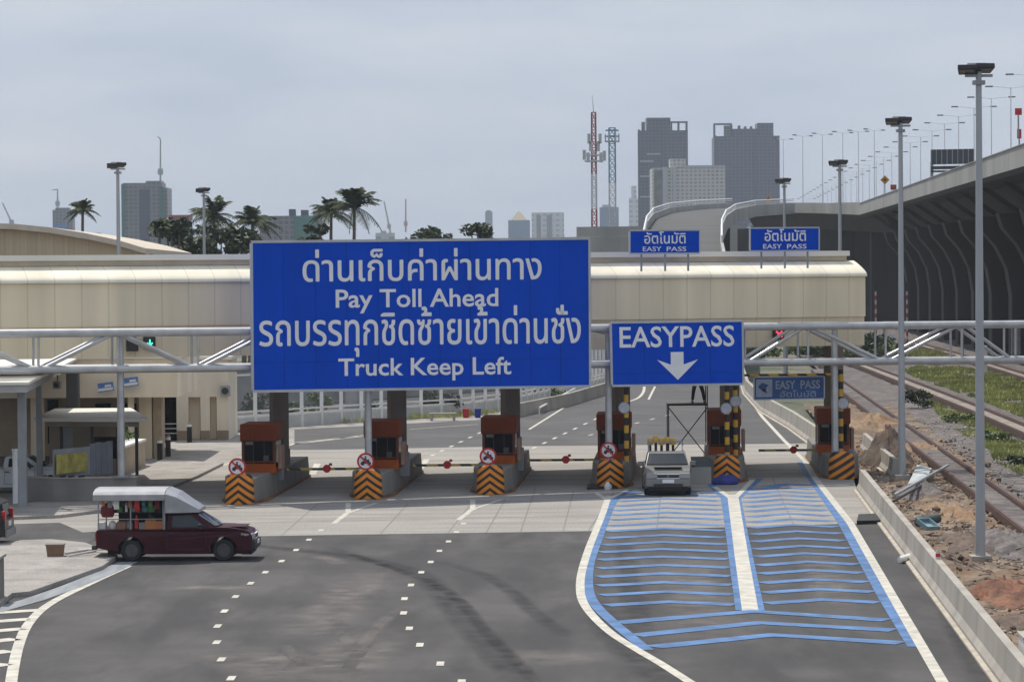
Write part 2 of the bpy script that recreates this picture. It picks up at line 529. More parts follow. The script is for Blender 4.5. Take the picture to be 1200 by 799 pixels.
# left edge line and hatching
el = [(262, 612), (150, 663), (108, 682), (60, 706), (35, 728), (22, 755), (14, 792), (10, 830)]
strip(mb, smooth_pts(el[1:]), .26, Z)
for x0, y0, x1, y1 in [(-30, 719, 50, 714), (-30, 729.5, 38, 724.5), (-30, 741, 28, 736), (-30, 753.5, 19, 748), (-30, 767, 12, 762), (-30, 783, 7, 777)]:
    strip(mb, [(x0, y0), (x1, y1)], .55, Z)
strip(mb, [(130, 600), (207, 562), (282, 538.5), (345, 520), (440, 508)], .16, Z + .004)
strip(mb, [(345, 520), (455, 508)], .16, Z + .004)
# dashes
A_ = [(376, 621), (362, 632), (347, 644), (330, 657), (311, 670), (293.7, 683), (276, 698.6), (263, 715.5), (255, 733), (254, 752), (259.6, 772), (271, 794)]
B_ = [(543, 613), (535, 623), (525.7, 634), (515, 645), (504.7, 658), (493.7, 670), (481.7, 685), (474, 701), (473, 717.7), (479.7, 735.7), (492, 755), (516, 777), (541, 798)]
for ln in (A_, B_):
    for x, y in ln:
        p = G(x, y, Z)
        strip(mb, [p - Vector((0, .35, 0)), p + Vector((0, .35, 0))], .17, Z, world=True)
for nx, ny in ((405, 601), (551, 597)):
    strip(mb, [(nx - 14, ny + 12), (nx + 3, ny - 1)], .2, Z)
    strip(mb, [(nx + 3, ny), (nx + 3, ny - 12)], .2, Z + .002)
    strip(mb, [(nx + 2, ny), (nx + 36, ny - 12)], .15, Z + .003)
# far carriageway lines
for x0, y0, x1, y1 in [(480, 503, 560, 497), (340, 519, 420, 511), (620, 503, 660, 478), (760, 468, 768, 452)]:
    strip(mb, [(x0, y0), (x1, y1)], .16, Z + .004)
for sx, sy, dx, dy in [(482, 542, 10.5, -5.2), (482, 542, 0, 0)]:
    for k in range(9):
        p = G(505 + 11 * k, 534 - 5.2 * k, Z); q = G(509 + 11 * k, 532.2 - 5.2 * k, Z)
        strip(mb, [p, q], .16, Z, world=True)
    break
for k in range(8):
    strip(mb, [(612 + 12 * k, 531 - 5.6 * k), (616 + 12 * k, 529 - 5.6 * k)], .16, Z)
for k in range(6):
    strip(mb, [(690 + 18 * k, 510 - 4.6 * k), (695 + 18 * k, 508.6 - 4.6 * k)], .16, Z)
strip(mb, smooth_pts([(738, 470), (748, 466), (754, 459), (755, 450), (754, 440)]), .2, Z)
for x0, y0, x1, y1 in [(366, 556, 372, 543), (492, 549, 500, 538)]:
    strip(mb, [(x0, y0), (x1, y1)], .3, Z)
struct('white_road_marking', mb, M_white)

mb = MB(); Z = .0105
def off_line(pts, dx):
    return [(x + dx * (y - 313) / 400.0, y) for x, y in pts]
bl = smooth_pts([PX(c) for c in [(205, 36), (165, 60), (146, 85), (128, 130), (105, 190), (82, 255), (75, 310), (82, 360), (112, 402), (165, 450), (220, 495), (258, 524)]])
strip(mb, bl, .3, Z)
for s_, pts in ((-1, [(440, 8), (494, 62), (512, 175), (528, 290), (545, 403)]), (1, [(602, 0), (532, 62), (552, 175), (575, 290), (598, 403)])):
    strip(mb, [PX(c) for c in pts], .3, Z)
strip(mb, [(938, 541), (950, 560), PX((855, 140)), PX((980, 365)), PX((1072, 514))], .3, Z)
def lerp(pts, y):
    for (x0, y0), (x1, y1) in zip(pts, pts[1:]):
        if (y0 - y) * (y1 - y) <= 0 and y0 != y1: return x0 + (x1 - x0) * (y - y0) / (y1 - y0)
    return pts[-1][0]
cl = [(494, 30), (494, 62), (512, 175), (528, 290), (545, 403)]
cr = [(532, 30), (532, 62), (552, 175), (575, 290), (598, 403)]
rr = [(765, 0), (855, 140), (980, 365), (1072, 514)]
lw = [(185, 20), (172, 60), (152, 110), (132, 170), (110, 240), (106, 320), (118, 360), (135, 395)]
for y in [46, 58, 71, 85, 99, 113, 128, 146, 162, 183, 204, 226, 249, 275, 301, 328, 357, 388]:
    xa, xb = lerp(lw, y), lerp(cl, y) - 18
    xm = (xa + xb) / 2 - 4
    strip(mb, [PX((xa, y)), PX((xm, y - 8 - y * .008)), PX((xb, y - 2))], .72 - .0002 * y, Z + .002)
for y in [26, 37, 49, 61, 74, 88, 102, 118, 135, 152, 172, 194, 217, 240, 266, 292, 320, 350, 382]:
    xa, xb = lerp(cr, y) + 26, lerp(rr, y) - 26
    xm = (xa + xb) / 2
    strip(mb, [PX((xa, y)), PX((xm, y - 9 - y * .008)), PX((xb, y - 3))], .72 - .0002 * y, Z + .002)
for a, b, c in [((165, 441), (580, 406), (990, 433)), ((220, 480), (600, 441), (1010, 464)), ((275, 515), (640, 478), (1035, 503))]:
    strip(mb, [PX(a), PX(b), PX(c)], .68, Z + .002)
struct('blue_road_marking', mb, M_blue)

# tyre marks and pale scuffs on the asphalt
def wear_band(name, lines, m, z):
    mb = MB(); ws = []
    for pts, wd in lines:
        P = [G(x, y, z) for x, y in smooth_pts(pts, 8)]
        rows = []
        for i, p in enumerate(P):
            a = P[max(i - 1, 0)]; b = P[min(i + 1, len(P) - 1)]
            d = (b - a); d.z = 0; d.normalize()
            q = Vector((-d.y, d.x, 0))
            rows.append([p + q * wd * t for t in (-.5, -.2, .2, .5)])
            e = min(1, min(i, len(P) - 1 - i) / 6)
            ws += [0, e, e, 0]
        k = len(rows)
        mb.add([v for r in rows for v in r], [(i * 4 + j, i * 4 + j + 1, (i + 1) * 4 + j + 1, (i + 1) * 4 + j) for i in range(k - 1) for j in range(3)])
    o = mb.build(name, m)
    ca = o.data.color_attributes.new('wear', 'FLOAT_COLOR', 'POINT')
    for i, x in enumerate(ws): ca.data[i].color = (x, x, x, 1)
    return tag(o, kind='structure')
def c7(*pts): return [(300 + x / 3, 590 + y / 3) for x, y in pts]
wear_band('tyre_mark', [
    (c7((-60, 140), (120, 160), (300, 180), (480, 215), (590, 260), (680, 340), (760, 440), (860, 545), (960, 660)), 1.0),
    (c7((250, 150), (420, 205), (600, 270), (720, 345), (800, 440), (900, 540), (1000, 640)), .5),
    (c7((640, 200), (800, 250), (900, 310), (990, 390), (1100, 470)), .6),
    ([(700, 700), (720, 740), (760, 780), (800, 820)], 1.2), ([(730, 625), (735, 660), (742, 700), (760, 770)], .9),
    ([(1075, 640), (1100, 690), (1130, 750), (1160, 810)], .8)], fade_mat('tyre_black', (.022, .021, .024), .55), .0045)
wear_band('dust_scuff', [
    (c7((440, 210), (330, 320), (230, 410), (120, 480)), 2.2), (c7((510, 360), (430, 430), (370, 500), (310, 580)), .5),
    (c7((270, 400), (310, 470), (350, 520)), .4), (c7((100, 490), (130, 530), (175, 570)), .4), (c7((420, 420), (330, 540), (250, 640)), 2.6),
    (c7((160, 170), (260, 195), (300, 215)), .8), (c7((850, 540), (1000, 540), (1200, 560)), 3.0), (c7((-150, 500), (50, 560), (200, 640)), 3.2),
    ([(800, 640), (815, 690), (822, 760)], 2.0), ([(180, 690), (240, 688), (330, 690)], 1.4), ([(740, 600), (800, 598), (860, 596)], 2.5), ([(950, 640), (970, 680), (980, 720)], 1.6)],
    fade_mat('dust_pale', (.24, .215, .195), .6), .0035)

# ------------------------------------------------------------------ trackside ground on the right
def hterrain(x, y):
    from mathutils import noise as N
    return .22 * N.noise(Vector((x * .35, y * .22, 1.7))) + .12 * N.noise(Vector((x * 1.1, y * .8, 4.0))) + .06 * N.noise(Vector((x * 3, y * 3, 9.0)))
def terrain(name, x0f, x1f, y0, y1, nx, ny, base, m, amp=1.0, k=1.0):
    mb = MB(); vs = []; fs = []
    for j in range(ny + 1):
        y = y0 + (y1 - y0) * (j / ny) ** 1.4
        a, b = x0f(y), x1f(y)
        for i in range(nx + 1):
            x = a + (b - a) * i / nx
            vs.append((x, y, base + hterrain(x, y) * amp))
    for j in range(ny):
        for i in range(nx):
            q = j * (nx + 1) + i
            fs.append((q, q + 1, q + nx + 2, q + nx + 1))
    mb.add(vs, fs)
    o = mb.build(name, m, smooth=True)
    return tag(o, kind='structure')
wx = lambda y: 10.2 + (y - 63) * .0605
terrain('dirt_verge', lambda y: wx(y) + .62, lambda y: wx(y) + 5.2 + (y - 63) * .01, 50, 190, 60, 150, .12, M_dirt)
terrain('trackside_gravel', lambda y: wx(y) + 4.2, lambda y: wx(y) + 34, 50, 420, 70, 150, .1, M_gravel, .55)

def ribbon(name, pts, width, z, m):
    mb = MB()
    P = [G(x, y, z) for x, y in pts]
    strip(mb, P, width, z, world=True)
    return struct(name, mb, m)
def track(pa, pb, z, label, bed=None):
    """two rails on a bed of pale sleepers sunk in the ground"""
    a = [G(x, y, z) for x, y in pa]; b = [G(x, y, z) for x, y in pb]
    r = root('railway_track', a[0], 0, label, 'railway track', 'railway tracks beside the plaza')
    mid = [(p + q) / 2 for p, q in zip(a, b)]
    bd = MB(a[0]); Ls = []; Rs = []
    for i, p in enumerate(mid):
        d = (mid[min(i + 1, len(mid) - 1)] - mid[max(i - 1, 0)]).normalized()
        nn = Vector((-d.y, d.x, 0))
        Ls.append(p + nn * .56 - Vector((0, 0, .1))); Rs.append(p - nn * .56 - Vector((0, 0, .1)))
    bd.quad_strip(Ls, Rs)
    bd.quad_strip([p - Vector((0, 0, .3)) for p in Ls], Ls); bd.quad_strip(Rs, [p - Vector((0, 0, .3)) for p in Rs])
    bd.build('track_bed', bed or mat('track_bed_concrete', (.25, .21, .175), var=.35, scale=.8, bump=.6, bscale=5), r)
    for line in (a, b):
        q = MB(a[0])
        for s, e in zip(line, line[1:]):
            q.bar(s - Vector((0, 0, .1)), e - Vector((0, 0, .1)), .15, .26)
            q.bar(s + Vector((0, 0, .045)), e + Vector((0, 0, .045)), .09, .05)
        q.build('rail', M_rail, r)
    return r
vp = lambda x, y, t: (797 + (x - 797) * t, 313.5 + (y - 313.5) * t)
track([vp(1200, 593, t) for t in (1.6, 1, .75, .55, .4)], [vp(1200, 622, t) for t in (1.6, 1, .75, .55, .4)], .42, 'nearer rusty railway track half buried in sand and rubble', M_gravel)
track([(1290, 533), (1200, 497), (1142, 473.5), (1080, 450), (1022, 429), (960, 408)], [(1290, 549), (1200, 508), (1142, 483), (1080, 458), (1007, 429), (945, 408)], .42, 'second railway track running beside the green weeds')
track([(1300, 468), (1200, 437), (1120, 413), (1060, 397)], [(1300, 478), (1200, 443), (1120, 417.5), (1060, 400.5)], .4, 'farthest railway track close under the viaduct')

# concrete barriers along the right edge
def barrier(name, pts, label, h=.84, base_w=.5, top_w=.2, group='concrete barriers along the right edge', world=False):
    P = [Vector(p) if world else G(p[0], p[1], 0) for p in pts]
    r = root(name, P[0], 0, label, 'barrier', group)
    rings = []; ledge = []
    for i, p in enumerate(P):
        d = (P[min(i + 1, len(P) - 1)] - P[max(i - 1, 0)]); d.z = 0; d.normalize()
        nn = Vector((d.y, -d.x, 0))
        u = Vector((0, 0, 1))
        rings.append([p, p + u * .14, p + nn * .09 + u * .3, p + nn * .13 + u * h, p + nn * (.13 + top_w) + u * h, p + nn * (.13 + top_w + .12) - u * .2])
        ledge.append([p - nn * .12, p - nn * .12 + u * .05, p - nn * .005 + u * .07, p - nn * .005])
    m = MB(P[0]); m.loft(rings); m.build('wall', M_wallconc, r)
    m = MB(P[0]); m.loft(ledge); m.build('footing', mat('footing_concrete', (.42, .37, .3), var=.2), r)
    return r
barrier('concrete_barrier', [(wx(D), D, 0) for D in (56, 60, 65, 70, 76, 82, 90, 98, 106, 112, 117)], 'long pale concrete barrier along the edge of the asphalt, nearest to the camera', world=True)
barrier('concrete_barrier', [(1043, 560), (1025, 544), (1008, 527)], 'short stub of concrete barrier beside the striped nose of the rightmost island', h=.8)
barrier('concrete_barrier', [(963, 531), (925, 503), (890, 482), (872, 462), (866, 440)], 'concrete barrier curving away beyond the rightmost booth', h=.95)
r = root('concrete_block', G(1196, 797, 0), R(-3), 'white painted concrete block at the near end of the long barrier', 'block')
MB().box((.25, -.6, .5), (.6, 1.1, 1.0)).build('block', M_whitepaint, r, bevel=.04)
MB().box((.25, -.6, 1.03), (.66, 1.16, .06)).build('cap', M_wallconc, r)

# ------------------------------------------------------------------ toll canopy
CD0, CDX = 114.6, -19.65
CSL = .335
def can_D(px):               # depth of the canopy's front line on the ray through px
    return (CD0 - CSL * CDX) / (1 - CSL * (px - 600) / F)
cang = math.atan(CSL)
c0 = Vector((CDX, CD0, 0))
can = root('toll_canopy', c0, cang, 'long cream toll plaza canopy with rounded roof edge spanning all the booths', 'canopy')
CL0, CL1 = -12.0, (A(1014, 300, can_D(1014)) - c0).xy.length      # along the canopy
def seam_mat(name, col, width, seam, rough=.55):
    m = mat(name, col, rough, var=.13, scale=.8, streak=(1, 1, .1))
    n = m.node_tree; b = n.nodes['Principled BSDF']
    src = b.inputs['Base Color'].links[0].from_socket
    t = n.nodes.new('ShaderNodeTexCoord'); s = n.nodes.new('ShaderNodeSeparateXYZ')
    n.links.new(t.outputs['Object'], s.inputs[0])
    d = n.nodes.new('ShaderNodeMath'); d.operation = 'DIVIDE'; d.inputs[1].default_value = width
    n.links.new(s.outputs['X'], d.inputs[0])
    f = n.nodes.new('ShaderNodeMath'); f.operation = 'FRACT'; n.links.new(d.outputs[0], f.inputs[0])
    l = n.nodes.new('ShaderNodeMath'); l.operation = 'LESS_THAN'; l.inputs[1].default_value = seam / width
    n.links.new(f.outputs[0], l.inputs[0])
    sc = n.nodes.new('ShaderNodeMath'); sc.operation = 'MULTIPLY'; pass
    n.links.new(l.outputs[0], sc.inputs[0]); sc.inputs[1].default_value = .2
    mx = n.nodes.new('ShaderNodeMix'); mx.data_type = 'RGBA'
    n.links.new(sc.outputs[0], mx.inputs['Factor']); n.links.new(src, mx.inputs['A'])
    mx.inputs['B'].default_value = (.08, .07, .05, 1)
    n.links.new(mx.outputs['Result'], b.inputs['Base Color'])
    return m
M_fascia = seam_mat('fascia_panel', (.82, .7, .49), 1.05, .05)
M_roll = seam_mat('roof_roll', (.85, .78, .62), 1.05, .045, .8)
CW = 11.0
def xs(prof, x0=CL0, x1=CL1):
    return [(x0, y, z) for y, z in prof], (x1 - x0, 0, 0)
def cprism(name, prof, m, x0=CL0, x1=CL1, smooth=False):
    p, v = xs(prof, x0, x1)
    return MB().prism(p, v).build(name, m, can, smooth=smooth)
cprism('fascia', [(0, 6.68), (0, 8.36), (.4, 8.36), (.4, 6.68)], M_fascia)
cprism('lower_fascia', [(.12, 5.46), (.12, 6.72), (.36, 6.72), (.36, 5.46)], M_fascia)
roll = [(-.12, 8.37), (-.12, 8.43), (-.04, 8.53), (.12, 8.63), (.45, 8.78), (.85, 8.93), (1.2, 9.04), (1.2, 8.51), (.4, 8.51), (.4, 8.37)]
o = cprism('roof_edge', roll, M_roll, CL0, CL1 + .03, smooth=True)
cprism('trim_strip', [(1.1, 9.045), (1.1, 9.24), (1.6, 9.24), (1.6, 9.045)], M_trim, CL0, CL1 - .35)
cprism('parapet', [(1.0, 9.243), (1.0, 9.46), (1.9, 9.46), (1.9, 9.243)], M_creamroof, CL0, CL1 - .25)
cprism('roof', [(1.21, 8.5), (1.21, 9.035), (CW - .5, 9.035), (CW - .5, 8.5)], M_creamroof, CL0, CL1 - .02)
cprism('rear_fascia', [(CW - .45, 5.4), (CW - .45, 9.3), (CW, 9.3), (CW, 5.4)], M_fascia)
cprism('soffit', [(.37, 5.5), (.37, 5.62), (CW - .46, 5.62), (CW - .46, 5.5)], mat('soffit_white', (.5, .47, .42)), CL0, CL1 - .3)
cprism('end_wall', [(.41, 5.37), (.41, 8.49), (CW - .46, 8.49), (CW - .46, 5.37)], M_fascia, CL1 - .25, CL1 - .004)
COLX = [327, 465, 598, 727, 855, 977]
for cx in COLX:
    D = can_D(cx) + 3.6
    p = A(cx, 480, D); p.z = 0
    lp = Matrix.Rotation(-cang, 3, 'Z') @ (p - c0)
    MB().box((lp.x, lp.y, 2.74), (.66, .66, 5.5)).build('column', M_brown, can, bevel=.03)
# lane signals hung under the canopy front
def lane_signal(px, py, lit, label, nm):
    D = can_D(px) - .05
    p = A(px, py, D)
    r = root('lane_signal', p, cang, label, 'lane signal')
    MB().box((0, 0, 0), (.46, .2, .46)).build('housing', M_dark, r, bevel=.02)
    MB().bar((-.15, .05, .22), (-.15, .25, .5), .05, .05).bar((.15, .05, .22), (.15, .25, .5), .05, .05).build('bracket', M_grey, r)
    if lit == 'green':
        q = MB()
        q.bar((0, -.11, .13), (0, -.11, -.1), .05, .02, (0, 1, 0)).bar((-.1, -.112, 0), (0, -.112, -.13), .05, .02, (0, 1, 0)).bar((.1, -.114, 0), (0, -.114, -.13), .05, .02, (0, 1, 0))
        q.build('lit_arrow', mat('green_light', (.02, .5, .3), emit=((.1, 1, .7), 1.4), var=0), r)
    elif lit == 'red':
        q = MB()
        q.bar((-.14, -.11, .12), (.14, -.11, -.12), .07, .02, (0, 1, 0)).bar((.14, -.113, .12), (-.14, -.113, -.12), .07, .02, (0, 1, 0))
        q.build('lit_cross', mat('red_light', (.5, .02, .03), emit=((1, .06, .12), 1.6), var=0), r)
    return r
lane_signal(175, 401.5, 'green', 'black lane signal lit with a green arrow under the left canopy', 1)
lane_signal(155, 404.5, None, 'unlit black lane signal hanging left of the green arrow', 2)
lane_signal(912, 391.5, 'red', 'black lane signal lit with a red cross over the rightmost lane', 3)

# two blue signs on the canopy roof
def quad_sign(name, quad, D, parts, label, cat, group=None, th=.08, base=M_signblue, edge=M_signback, letter=M_letter, fr=.07, legs=None, z_root=None):
    """quad: pixel corners TL TR BR BL; D: depth function of px"""
    TLp, TRp, BRp, BLp = [A(x, y, D(x)) for x, y in quad]
    base_p = (BLp + BRp) / 2
    r = root(name, base_p, 0, label, cat, group)
    nrm = (TRp - TLp).cross(TLp - BLp).normalized()
    if nrm.y > 0: nrm = -nrm
    def uv(u, v, o=0.0):
        t = TLp.lerp(TRp, u); b = BLp.lerp(BRp, u)
        return b.lerp(t, v) + nrm * o
    m = MB(base_p); m.prism([TLp, TRp, BRp, BLp], -nrm * th); m.build('panel', base, r)
    W, Hh = (TRp - TLp).length, (TLp - BLp).length
    e = MB(base_p)
    for (u0, v0, u1, v1) in ((0, 1, 1, 1), (0, 0, 1, 0)):
        e.bar(uv(u0, v0, -.02), uv(u1, v1, -.02), fr, th + .03 if False else fr)
    for (u0, v0, u1, v1) in ((0, 0, 0, 1), (1, 0, 1, 1)):
        a, b = uv(u0, v0, -.02), uv(u1, v1, -.02)
        d = (b - a).normalized() * fr / 2
        e.bar(a + d, b - d, fr, fr, nrm)
    e.build('frame', edge, r)
    if W > 4:
        nj = round(W / 1.3)
        for k in range(1, nj):
            q = MB(base_p); q.bar(uv(k / nj, .012, .001), uv(k / nj, .988, .001), .02, .006, nrm); q.build('sheet_joint', mat('joint_blue', (.002, .035, .3), rough=.7, spec=.05), r)
        q = MB(base_p); q.bar(uv(.006, .19, .001), uv(.994, .19, .001), .018, .005, nrm); q.build('sheet_joint', MATS['joint_blue'], r)
    x0, y0 = quad[0]; wpx = quad[1][0] - quad[0][0]; hpx = (quad[3][1] - quad[0][1])
    def pxuv(px, py):
        u = (px - x0) / wpx
        ty = quad[0][1] + (quad[1][1] - quad[0][1]) * u; by = quad[3][1] + (quad[2][1] - quad[3][1]) * u
        return u, 1 - (py - ty) / (by - ty)
    for kind, data, rect in parts:
        m = MB(base_p)
        if kind == 'text':
            vs, fs = text_geo(data[0], data[1])
            ax, ay, bx, by = rect
            dy = (quad[1][1] - quad[0][1]) / wpx
            # Thai strokes are thickened by laying shifted copies of the cut letters 2 mm apart
            th_ = min((by - ay) * .016, .48)
            shifts = [(0, 0)] if data[1] > 0 else [(-th_, 0), (th_, 0), (0, th_ * .8), (0, -th_ * .8)]
            for si, (sx_, sy_) in enumerate(shifts):
                pts = []
                for u, v in vs:
                    X = ax + (bx - ax) * u + sx_; Y = by + (ay - by) * v + dy * (X - (ax + bx) / 2) + sy_
                    pts.append(uv(*pxuv(X, Y), .012 + .0025 * si))
                m.add(pts, fs)
            m.build('lettering', data[2] if len(data) > 2 else letter, r, fixn=False)
        else:
            m.prism([uv(*pxuv(X, Y), .014) for X, Y in data], nrm * -.01)
            m.build(kind, rect or letter, r)
    if legs: legs(r, base_p, uv)
    return r, uv, nrm

def legs_for(pxs, y1):
    def f(r, bp, uv):
        for u in pxs:
            a = uv(u, .02, -.14)
            m = MB(bp); m.tube(a, a - Vector((0, 0, y1)), .045, .045, 8); m.build('leg', M_grey, r)
    return f
for (x0, y0, x1, y1), tx, lab in (((738, 270, 820, 297), 0, 'small blue easy pass sign on the canopy roof, left one of two'), ((879, 267, 960, 294), 0, 'small blue easy pass sign on the canopy roof, right one of two')):
    quad_sign('roof_sign', [(x0, y0 + .3), (x1, y0 - .3), (x1, y1 - .3), (x0, y1 + .3)], lambda px: can_D(px) - .18,
              [('text', ('อัตโนมัติ', 0.0), (x0 + 17, y0 + 1.5, x0 + 65, y0 + 15.5)), ('text', ('EASY', .01), (x0 + 15, y0 + 19, x0 + 37, y0 + 24.5)), ('text', ('PASS', .01), (x0 + 43, y0 + 19, x0 + 66, y0 + 24.5))],
              lab, 'road sign', 'blue signs on the canopy roof', legs=legs_for((.18, .52, .85), .75), fr=.06)

# ------------------------------------------------------------------ overhead sign gantry
def gD(px): return 118.37 / (1 - .378 * (px - 600) / F)
gbase = A(718, 560, gD(718)); gbase.z = 0
gan = root('sign_gantry', gbase, 0, 'galvanised steel pipe truss gantry carrying the two big blue signs', 'gantry')
GN = Vector((-.378, 1, 0)).normalized()     # towards the back
TRD = .95
ytop = lambda x: 391.2 - .0093 * x
ybot = lambda x: 433.6 - .0098 * x
def gp(px, top, back=False):
    p = A(px, (ytop if top else ybot)(px), gD(px))
    return p + GN * TRD if back else p
XL, XR = -70, 1290
for top in (True, False):
    for back in (False, True):
        MB(gbase).tube(gp(XL, top, back), gp(XR, top, back), .155, .155, 14).build('chord', M_galv, gan, smooth=True)
nodes_top = [-52, 138, 322, 508, 692, 947, 1127, 1318]
nodes_bot = [45, 232, 415, 600, 873, 1038, 1190]
alln = sorted([(x, 1) for x in nodes_top] + [(x, 0) for x in nodes_bot])
for (xa, ta), (xb, tb) in zip(alln, alln[1:]):
    if xa < XL or xb > XR: continue
    for back in (False, True):
        MB(gbase).tube(gp(xa + 3, ta == 1, back), gp(xb - 3, tb == 1, back), .075, .075, 8).build('brace', M_galv, gan, smooth=True)
for x in [45, 138, 232, 415, 600, 873, 947, 1038, 1127, 1190]:
    for back in (False, True):
        MB(gbase).tube(gp(x, True, back), gp(x, False, back), .05, .05, 8).build('upright', M_galv, gan, smooth=True)
    for top in (True, False):
        MB(gbase).tube(gp(x, top, False), gp(x, top, True), .05, .05, 8).build('cross_tie', M_galv, gan, smooth=True)
for x, z0 in ((144, 1.0), (435, .9), (718, .9), (984, .9), (-66, 0)):
    p = gp(x, True) + GN * (TRD / 2)
    b = p.copy(); b.z = z0
    po = MB(gbase).tube(b, p + Vector((0, 0, -.05)), .15, .13, 12).build('post', M_galv, gan, smooth=True)
    MB(gbase).box(b + Vector((0, 0, .03)), (.6, .6, .06)).build('base_plate', M_grey, po)
# the big sign
sD = lambda px: gD(px) - .42
quad_sign('direction_sign', [(294.5, 283.5), (690.5, 279.5), (691.5, 452.5), (296, 458.5)], sD, [
    ('text', ('ด่านเก็บค่าผ่านทาง', 0.0), (352.5, 291.5, 631.8, 328.8)),
    ('text', ('Pay Toll Ahead', .015), (389.6, 338.3, 580, 366.5)),
    ('text', ('รถบรรทุกชิดซ้ายเข้าด่านชั่ง', 0.0), (302.8, 359, 679, 417)),
    ('text', ('Truck Keep Left', .015), (392, 418.8, 595, 446)),
    ], 'huge blue toll sign in Thai and English lettering hung on the gantry', 'road sign', fr=.1)
quad_sign('lane_sign', [(715.5, 378), (870, 375.8), (871, 450), (717, 452)], sD, [
    ('text', ('EASYPASS', .012), (725.4, 382, 860, 406.7)),
    ('arrow', [(784.6, 412.5), (799.5, 412.2), (799.5, 427), (816.5, 421), (792.5, 445), (768.5, 421.5), (784.6, 427.3)], None)],
    'medium blue sign with EASYPASS and a white down arrow on the gantry', 'road sign', fr=.09)

# ------------------------------------------------------------------ toll islands, booths, signs on the noses
NOSE = [(279, 112.2), (430, 114.3), (574, 116.2), (715, 119.0), (852, 121.2), (987, 123.0)]
ILAB = ['leftmost', 'second', 'third', 'fourth', 'fifth', 'rightmost']
RZ = -math.atan(.056)
NP = []
for px, D in NOSE:
    p = A(px, 560, D); p.z = 0
    NP.append(p)
def nose_ring(w, n=9, k=.62):
    return [(w / 2 * math.sin(t), -w / 2 * k * math.cos(t)) for t in [-math.pi / 2 + math.pi * i / (n - 1) for i in range(n)]]
def island(p, m_nose, label):
    r = root('toll_island', p, RZ, label, 'toll island', 'concrete toll islands')
    # striped nose
    rings = []
    for z, w in ((0.02, 1.08), (.7, 1.06), (.95, 1.0), (1.1, .84), (1.14, .6)):
        a = nose_ring(w)
        rings.append([(x, y + .34, z) for x, y in a] + [(w / 2, .5, z), (-w / 2, .5, z)])
    MB().loft(rings).build('crash_nose', m_nose, r, smooth=True)
    # wedge of concrete and body
    rings = [[(-.53, .52, 0), (.53, .52, 0), (.5, .52, .95), (-.5, .52, .95)], [(-.8, 1.7, 0), (.8, 1.7, 0), (.74, 1.7, 1.0), (-.74, 1.7, 1.0)],
             [(-.85, 9.0, 0), (.85, 9.0, 0), (.78, 9.0, .9), (-.78, 9.0, .9)], [(-.85, 15, 0), (.85, 15, 0), (.78, 15, .88), (-.78, 15, .88)]]
    MB().loft(rings).build('body', M_island, r, bevel=.03)
    k = MB()
    for s in (-1, 1): k.prism([(s * .55, .6, 0), (s * .82, 1.7, 0), (s * .87, 15, 0), (s * .89, 15, 0), (s * .89, 1.7, 0), (s * .57, .6, 0)], (0, 0, .12))
    k.build('kerb_stripe', mat('kerb_rust_paint', (.22, .1, .05), var=.5), r)
    MB().box((-.12, .8, 1.02), (.55, .3, .28)).build('junction_box', M_grey, r, bevel=.02)
    MB().box((.5, 9.6, 1.2), (.4, .4, .66)).box((.5, 9.38, 1.3), (.26, .03, .2)).build('ticket_machine', mat('machine_grey', (.12, .12, .125)), r, bevel=.02)
    MB().tube((-.62, 8.2, .9), (-.62, 8.2, 2.3), .04, .04, 8).box((-.62, 8.2, 2.4), (.2, .16, .3)).build('signal_post', M_dark, r)
    return r
for i, p in enumerate(NP):
    island(p, M_diag if i == 5 else M_chev, ILAB[i] + ' toll island from the left, concrete with ' + ('diagonal' if i == 5 else 'chevron') + ' orange and black striped nose')

def booth_proto():
    W, Dp, Hh = 1.32, 2.2, 1.98
    r = root('toll_booth', (0, 0, 0), 0, '', 'toll booth', 'rust red toll booths on the islands')
    MB().box((0, Dp / 2, .2), (W, Dp, .4)).build('base_panel', M_orange, r, bevel=.02)
    for sx in (-1, 1):
        for y in (.06, Dp - .06): MB().box((sx * (W / 2 - .05), y, .83), (.1, .12, .86)).build('corner_post', mat('booth_post', (.1, .03, .014), var=.2), r)
    MB().box((0, .05, .83), (W - .2, .04, .86)).build('front_window', M_glass, r)
    for x in (-.2, .22): MB().box((x, .02, .83), (.03, .05, .86)).build('window_bar', M_dark, r)
    MB().box((0, -.02, .47), (W - .1, .16, .04)).build('counter', M_rust, r)
    MB().box((.3, .0, .6), (.22, .1, .22)).build('card_reader', mat('reader_grey', (.06, .06, .065)), r, bevel=.015)
    MB().box((-.35, .01, 1.18), (.3, .03, .12)).build('notice', mat('notice_pale', (.16, .13, .1)), r)
    for sx in (-1, 1):
        MB().box((sx * (W / 2 - .04), Dp / 2, .83), (.03, Dp - .24, .86)).build('side_window', M_glass, r)
    MB().box((0, Dp - .05, .83), (W - .2, .03, .86)).build('back_panel', M_rust, r)
    MB().box((0, Dp / 2, 1.26), (W + .06, Dp + .06, .02)).build('sill_trim', M_dark, r)
    rr_ = MB(); rr_.box((0, Dp / 2 - .02, 1.6), (W + .1, Dp + .12, .64)); ro = rr_.build('roof_band', M_rust, r, bevel=.03)
    q = MB()
    for k in range(9): q.box((-.6 + .15 * k, -.1, 1.6), (.02, .02, .6))
    q.build('cladding_rib', M_rust, ro)
    MB().box((W / 2 + .14, .7, .62), (.14, 1.0, .9)).build('side_door', mat('door_tan', (.33, .2, .14), var=.15), r, bevel=.02)
    return r
BD = [(303, 115.8), (447.5, 117.6), (584.5, 119.8), (719.5, 121.8), (849, 124.5), (977, 125.3)]
proto = booth_proto()
